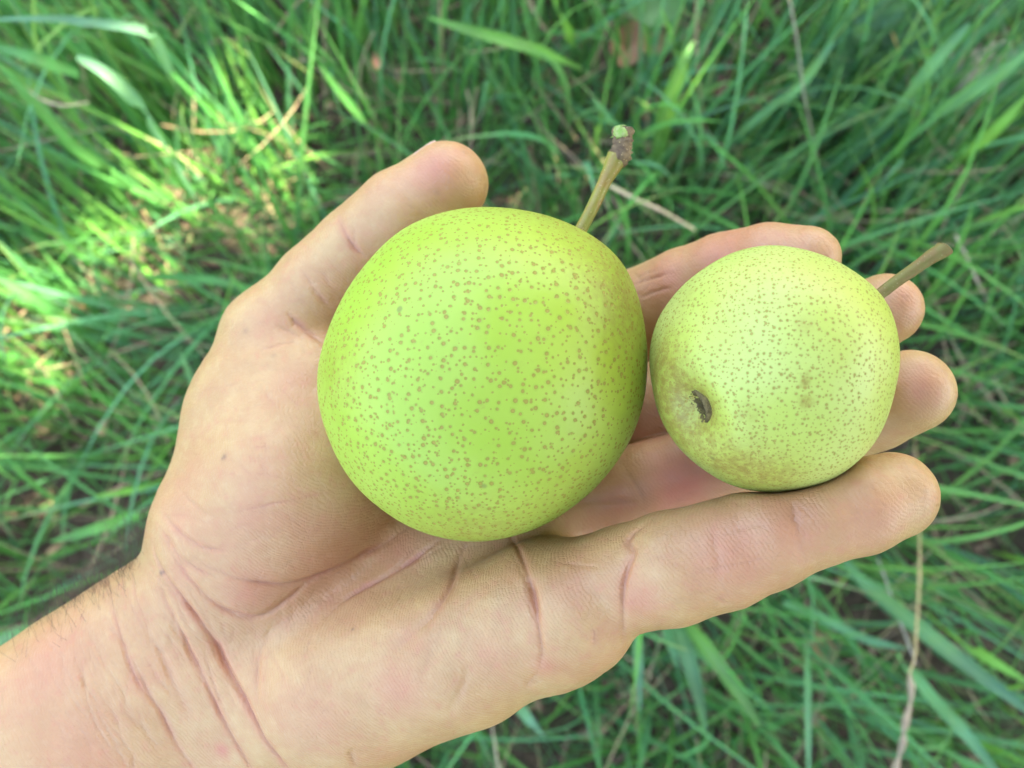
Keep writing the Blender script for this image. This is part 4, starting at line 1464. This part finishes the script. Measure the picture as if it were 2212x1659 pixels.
leaf('dead_leaf', 'largest reddish brown dead leaf above the stalk, half covered by a blade', 'dead leaf', 1357, 100, 0.05, 70, 12, 0.042, 0.030, 1.2, 0.5, (0.36, 0.15, 0.075), M_STRAW, 1)
leaf('dead_leaf', 'tan dead leaf touching the reddish brown one', 'dead leaf', 1405, 106, 0.05, 20, -10, 0.034, 0.022, 1.5, 0.6, (0.36, 0.20, 0.08), M_STRAW, 2)
leaf('dead_leaf', 'dark dead leaf under the brown upright straw', 'dead leaf', 1404, 232, 0.03, 130, 5, 0.045, 0.028, 1.0, 0.4, (0.22, 0.12, 0.06), M_STRAW, 3)
leaf('dead_leaf', 'purplish brown dead leaf left of the tall pale stem', 'dead leaf', 1556, 172, 0.03, 80, 15, 0.036, 0.022, 1.0, 0.5, (0.26, 0.12, 0.09), M_STRAW, 4)
leaf('dead_leaf', 'small brown dead leaf below the purplish one', 'dead leaf', 1642, 212, 0.03, 40, 10, 0.030, 0.022, 1.2, 0.5, (0.26, 0.14, 0.08), M_STRAW, 5)
leaf('dead_leaf', 'orange brown leaf scrap in the shade under the little finger', 'dead leaf', 1775, 1395, 0.03, 120, 5, 0.034, 0.016, 1.0, 0.5, (0.34, 0.16, 0.08), M_STRAW, 6)
leaf('dead_leaf', 'small orange scrap among blades at the upper left of the thumb', 'dead leaf', 814, 136, 0.08, 100, 10, 0.012, 0.006, 1.0, 0.5, (0.50, 0.22, 0.10), M_STRAW, 8)

rl = empty('broadleaf_plant', ground_hit(1420, 40, 0.0), 'low plant with one round green leaf at the top edge', 'plant')
leaf('leaf', None, None, 1412, 2, 0.13, 95, 12, 0.042, 0.046, 0.5, 0.25, (0.075, 0.19, 0.042), M_BLADE, 12, rl, 0.85)
v, q = tube(spline([ground_hit(1420, 40, 0.01), ground_hit(1424, 44, 0.08), ground_hit(1418, 46, 0.145)], 6), np.full(13, 0.0012), 8)
po = child('leaf_stem', v, q, M_BLADE, rl)
color_attr(po.data, 'tone', np.tile(np.array(GR), (len(v), 1)))

fp = empty('feathery_plant', ground_hit(1880, 200, 0.0), 'low blue green plant with feathery divided leaves in the upper right grass', 'plant')
def frond(rows, n, L0, seed):
    r = np.random.default_rng(seed)
    p = spline(np.array([ground_hit(*x) for x in rows]), 8)
    V, Q, A = [], [], []
    off = 0
    def add(v, q, a):
        nonlocal off
        V.append(v); Q.append(q + off); A.append(a); off += len(v)
    v, q = tube(p, np.linspace(0.0011, 0.0004, len(p)), 6, cap=False)
    add(v, q, np.full((len(v), 3), 0.5))
    idx = np.linspace(len(p) * 0.2, len(p) - 2, n).astype(int)
    for k, i in enumerate(idx):
        t = p[i + 1] - p[i]
        t /= np.linalg.norm(t)
        s = np.cross(t, (0, 0, 1.0))
        s /= np.linalg.norm(s)
        nn = np.cross(s, t)
        for sg in (-1, 1):
            L = L0 * (0.45 + 0.75 * math.sin(math.pi * (0.15 + 0.8 * k / n))) * r.uniform(0.85, 1.15)
            lv, lq, la = leaf_mesh(L, L * 0.42, 0.4, 0.3, seed + k, 7, 11, 0.5)
            d = t * 0.62 + s * sg * 0.78 + nn * r.uniform(-0.15, 0.35)
            d /= np.linalg.norm(d)
            y = np.cross(nn, d)
            y /= np.linalg.norm(y)
            add(p[i] + lv[:, :1] * d + lv[:, 1:2] * y + lv[:, 2:3] * np.cross(d, y), lq, la)
    v = np.concatenate(V)
    o = child('leaf', v, np.concatenate(Q), M_BLADE, fp)
    color_attr(o.data, 'tone', np.tile(np.array((0.058, 0.155, 0.075)), (len(v), 1)))
    color_attr(o.data, 'span', np.concatenate(A))
frond([(1880, 240, 0.02), (1862, 190, 0.07), (1840, 130, 0.10), (1815, 60, 0.11)], 9, 0.026, 31)
frond([(1885, 240, 0.02), (1905, 180, 0.07), (1925, 120, 0.10), (1945, 40, 0.11)], 9, 0.024, 47)
frond([(1870, 245, 0.02), (1815, 215, 0.07), (1770, 190, 0.09), (1720, 180, 0.09)], 8, 0.022, 63)
frond([(1880, 240, 0.02), (1875, 150, 0.08), (1880, 80, 0.12), (1890, 0, 0.13)], 9, 0.024, 75)


def wood():
    r = np.random.default_rng(3)
    nu, nv = 26, 18
    ctr = ground_hit(2125, 165, 0.05)
    V = []
    for i in range(nu):
        t = i / (nu - 1)
        for j in range(nv):
            a = 2 * np.pi * j / nv
            e = 0.5 + 0.5 * min(1, min(t, 1 - t) * 8)
            gro = 1 + 0.10 * math.sin(a * 7 + 0.8 * math.sin(t * 5)) + 0.05 * r.normal()
            V.append(((t - 0.5) * 0.066 + 0.004 * r.normal() * (t in (0, 1)), 0.024 * math.cos(a) * gro * e, 0.015 * math.sin(a) * gro * e))
    Q = []
    for i in range(nu - 1):
        for j in range(nv):
            Q.append((i * nv + j, i * nv + (j + 1) % nv, (i + 1) * nv + (j + 1) % nv, (i + 1) * nv + j))
    V += [(-0.033, 0, 0), (0.033, 0, 0)]
    for e, rev in ((0, False), (nu - 1, True)):
        for j in range(0, nv, 2):
            q = (e * nv + j, e * nv + (j + 1) % nv, e * nv + (j + 2) % nv, nu * nv + (1 if e else 0))
            Q.append(q[::-1] if not rev else q)
    o = link('wood_chunk', mesh_np('wood_chunk', np.array(V), np.array(Q)), mat_simple('weathered_wood', (0.22, 0.17, 0.12), (0.50, 0.42, 0.32), 160, 0.9, 0.8, 0.001))
    o.location = ctr
    o.rotation_euler = (0.1, -0.05, math.radians(12))
    tag(o, 'pale weathered chunk of wood lying in the grass near the upper right corner', 'wood chunk')


wood()

# ------------------------------------------------------------------ the pear tree that shades the place, and an added unseen sky blocker
GAPS = []
for cu, cv, su, sv, z, n, r0, r1 in ((45, 600, 60, 75, .15, 13, .007, .016), (300, 505, 90, 50, .08, 9, .006, .013), (520, 400, 90, 35, .03, 14, .005, .011), (500, 250, 14, 45, .06, 4, .007, .011),
                                     (300, 320, 30, 30, .09, 3, .006, .010), (1160, 428, 45, 10, .03, 5, .005, .009), (1330, 372, 16, 18, .03, 3, .005, .008), (40, 950, 60, 120, .08, 5, .004, .007),
                                     (690, 150, 60, 60, .09, 2, .004, .006)):
    for _ in range(n):
        GAPS.append((cu + su * rng.normal(), cv + sv * rng.normal(), z, rng.uniform(r0, r1)))


LEAF_MAT = NT('pear_leaf')
LEAF_MAT.p('Base Color', LEAF_MAT.mix(LEAF_MAT.ss(LEAF_MAT.noise(LEAF_MAT.obj(), 9, 2), 0.3, 0.7), (0.045, 0.095, 0.020), (0.075, 0.14, 0.030)))
LEAF_MAT.p('Roughness', 0.45)
TRUNK_MAT = mat_simple('pear_bark', (0.07, 0.055, 0.045), (0.16, 0.13, 0.10), 40, 0.95, 1.0, 0.006)


def unseen_tree(foot, ctr, axis, R, layers, step, gaps, label):
    sd_ = np.array(axis, float)
    sd_ /= np.linalg.norm(sd_)
    sun_ = np.array(SUN_DIR)
    x = np.cross(sd_, (0, 0, 1.0)); x /= np.linalg.norm(x)
    y = np.cross(sd_, x)
    ctr = np.array(ctr, float)
    foot = np.array(foot, float)
    root = empty('unseen_tree', foot, label, 'tree')
    C = []
    for lay in range(layers):
        g = np.arange(-R * 1.1, R * 1.1, step)
        A, B = np.meshgrid(g, g)
        A = A.ravel() + rng.uniform(-0.45 * step, 0.45 * step, A.size)
        B = B.ravel() + rng.uniform(-0.45 * step, 0.45 * step, B.size)
        rr = np.hypot(A, B)
        k = rr < R * (0.94 + 0.08 * np.sin(np.arctan2(B, A) * 5 + lay))
        A, B, rr = A[k], B[k], rr[k]
        D = rng.uniform(-0.5, 0.5, len(A)) * np.sqrt(np.clip(1.04 - rr / R, 0.08, 1.0)) * 0.9 * R
        C.append(ctr + A[:, None] * x + B[:, None] * y + D[:, None] * sd_)
    C = np.concatenate(C)
    n = len(C)
    nrm = np.tile(sd_, (n, 1)) + rng.normal(0, 0.42, (n, 3)) + np.array([0, 0, 0.3])
    nrm /= np.linalg.norm(nrm, axis=1)[:, None]
    d = rng.normal(0, 1, (n, 3)) + np.array([0, 0, -0.5])
    d -= nrm * (d * nrm).sum(1)[:, None]
    d /= np.linalg.norm(d, axis=1)[:, None]
    s = np.cross(nrm, d)
    L = rng.uniform(1.55, 2.4, n)[:, None] * step
    Wd = L * rng.uniform(0.5, 0.64, n)[:, None]

    def sun_clear(q, u, v, z, r):
        q = q - ground_hit(u, v, z)
        return np.linalg.norm(q - (q @ sun_)[:, None] * sun_, axis=1) > r

    keep = np.ones(n, bool)
    for u, v, z, r in gaps:
        keep &= sun_clear(C, u, v, z, r + 0.50 * step)
    C, nrm, d, s, L, Wd = (a[keep] for a in (C, nrm, d, s, L, Wd))
    n = len(C)
    prof = [(-0.5, 0.02), (-0.28, 0.40), (0.05, 0.5), (0.32, 0.30), (0.5, 0.0)]
    V = []
    for t, w in prof:
        for sg in (-1, 0, 1):
            V.append(C + d * L * t + s * Wd * w * sg + nrm * L * (0.06 * abs(sg) - 0.25 * t * t))
    V = np.stack(V, 1).reshape(-1, 3)
    b = (np.arange(n) * 15)[:, None, None] + (np.arange(4) * 3)[None, :, None] + np.array([0, 1])[None, None]
    Q = np.stack([b, b + 1, b + 4, b + 3], -1).reshape(-1, 4)
    o = child('crown', V, Q, LEAF_MAT.m, root)
    o['kind'] = 'stuff'
    top = 0.45 * foot + 0.55 * ctr
    tr = spline([foot - (0, 0, 0.1), foot * 0.95 + top * 0.05 + (0, 0, 0.45), foot * 0.8 + top * 0.2 + (0, 0, 0.75), top], 6)
    v, q = tube(tr, np.linspace(0.13, 0.07, len(tr)), 16, 0.05, 1)
    child('trunk', v, q, TRUNK_MAT, root)
    for k_ in range(9):
        a = 2 * np.pi * k_ / 9
        e = ctr + (x * math.cos(a) + y * math.sin(a)) * 0.7 * R + sd_ * rng.uniform(-0.15, 0.15)
        m = 0.5 * (tr[-1] + e) + np.array([0, 0, 0.12])
        b_ = spline([tr[-2], 0.6 * tr[-1] + 0.4 * m, m, e], 6)
        if all(sun_clear(b_, u, vv, z, r + 0.03).all() for u, vv, z, r in gaps):
            v, q = tube(b_, np.linspace(0.05, 0.008, len(b_)), 8, 0.06, k_)
            child('branch', v, q, TRUNK_MAT, root)


unseen_tree((2.6, 1.6, 0), np.array([0, 0.05, 0.15]) + np.array(SUN_DIR) * 1.9, SUN_DIR, 1.12, 7, 0.036, GAPS,
          'leafy pear tree standing beyond the grass and shading it')
unseen_tree((2.0, -2.6, 0), (0.60, -1.45, 1.95), (0.30, -0.62, 0.72), 1.7, 1, 0.085, [],  # added crown out of view, cuts sky light on the lower right
          'unseen leafy tree added behind the person to block light from the sky')
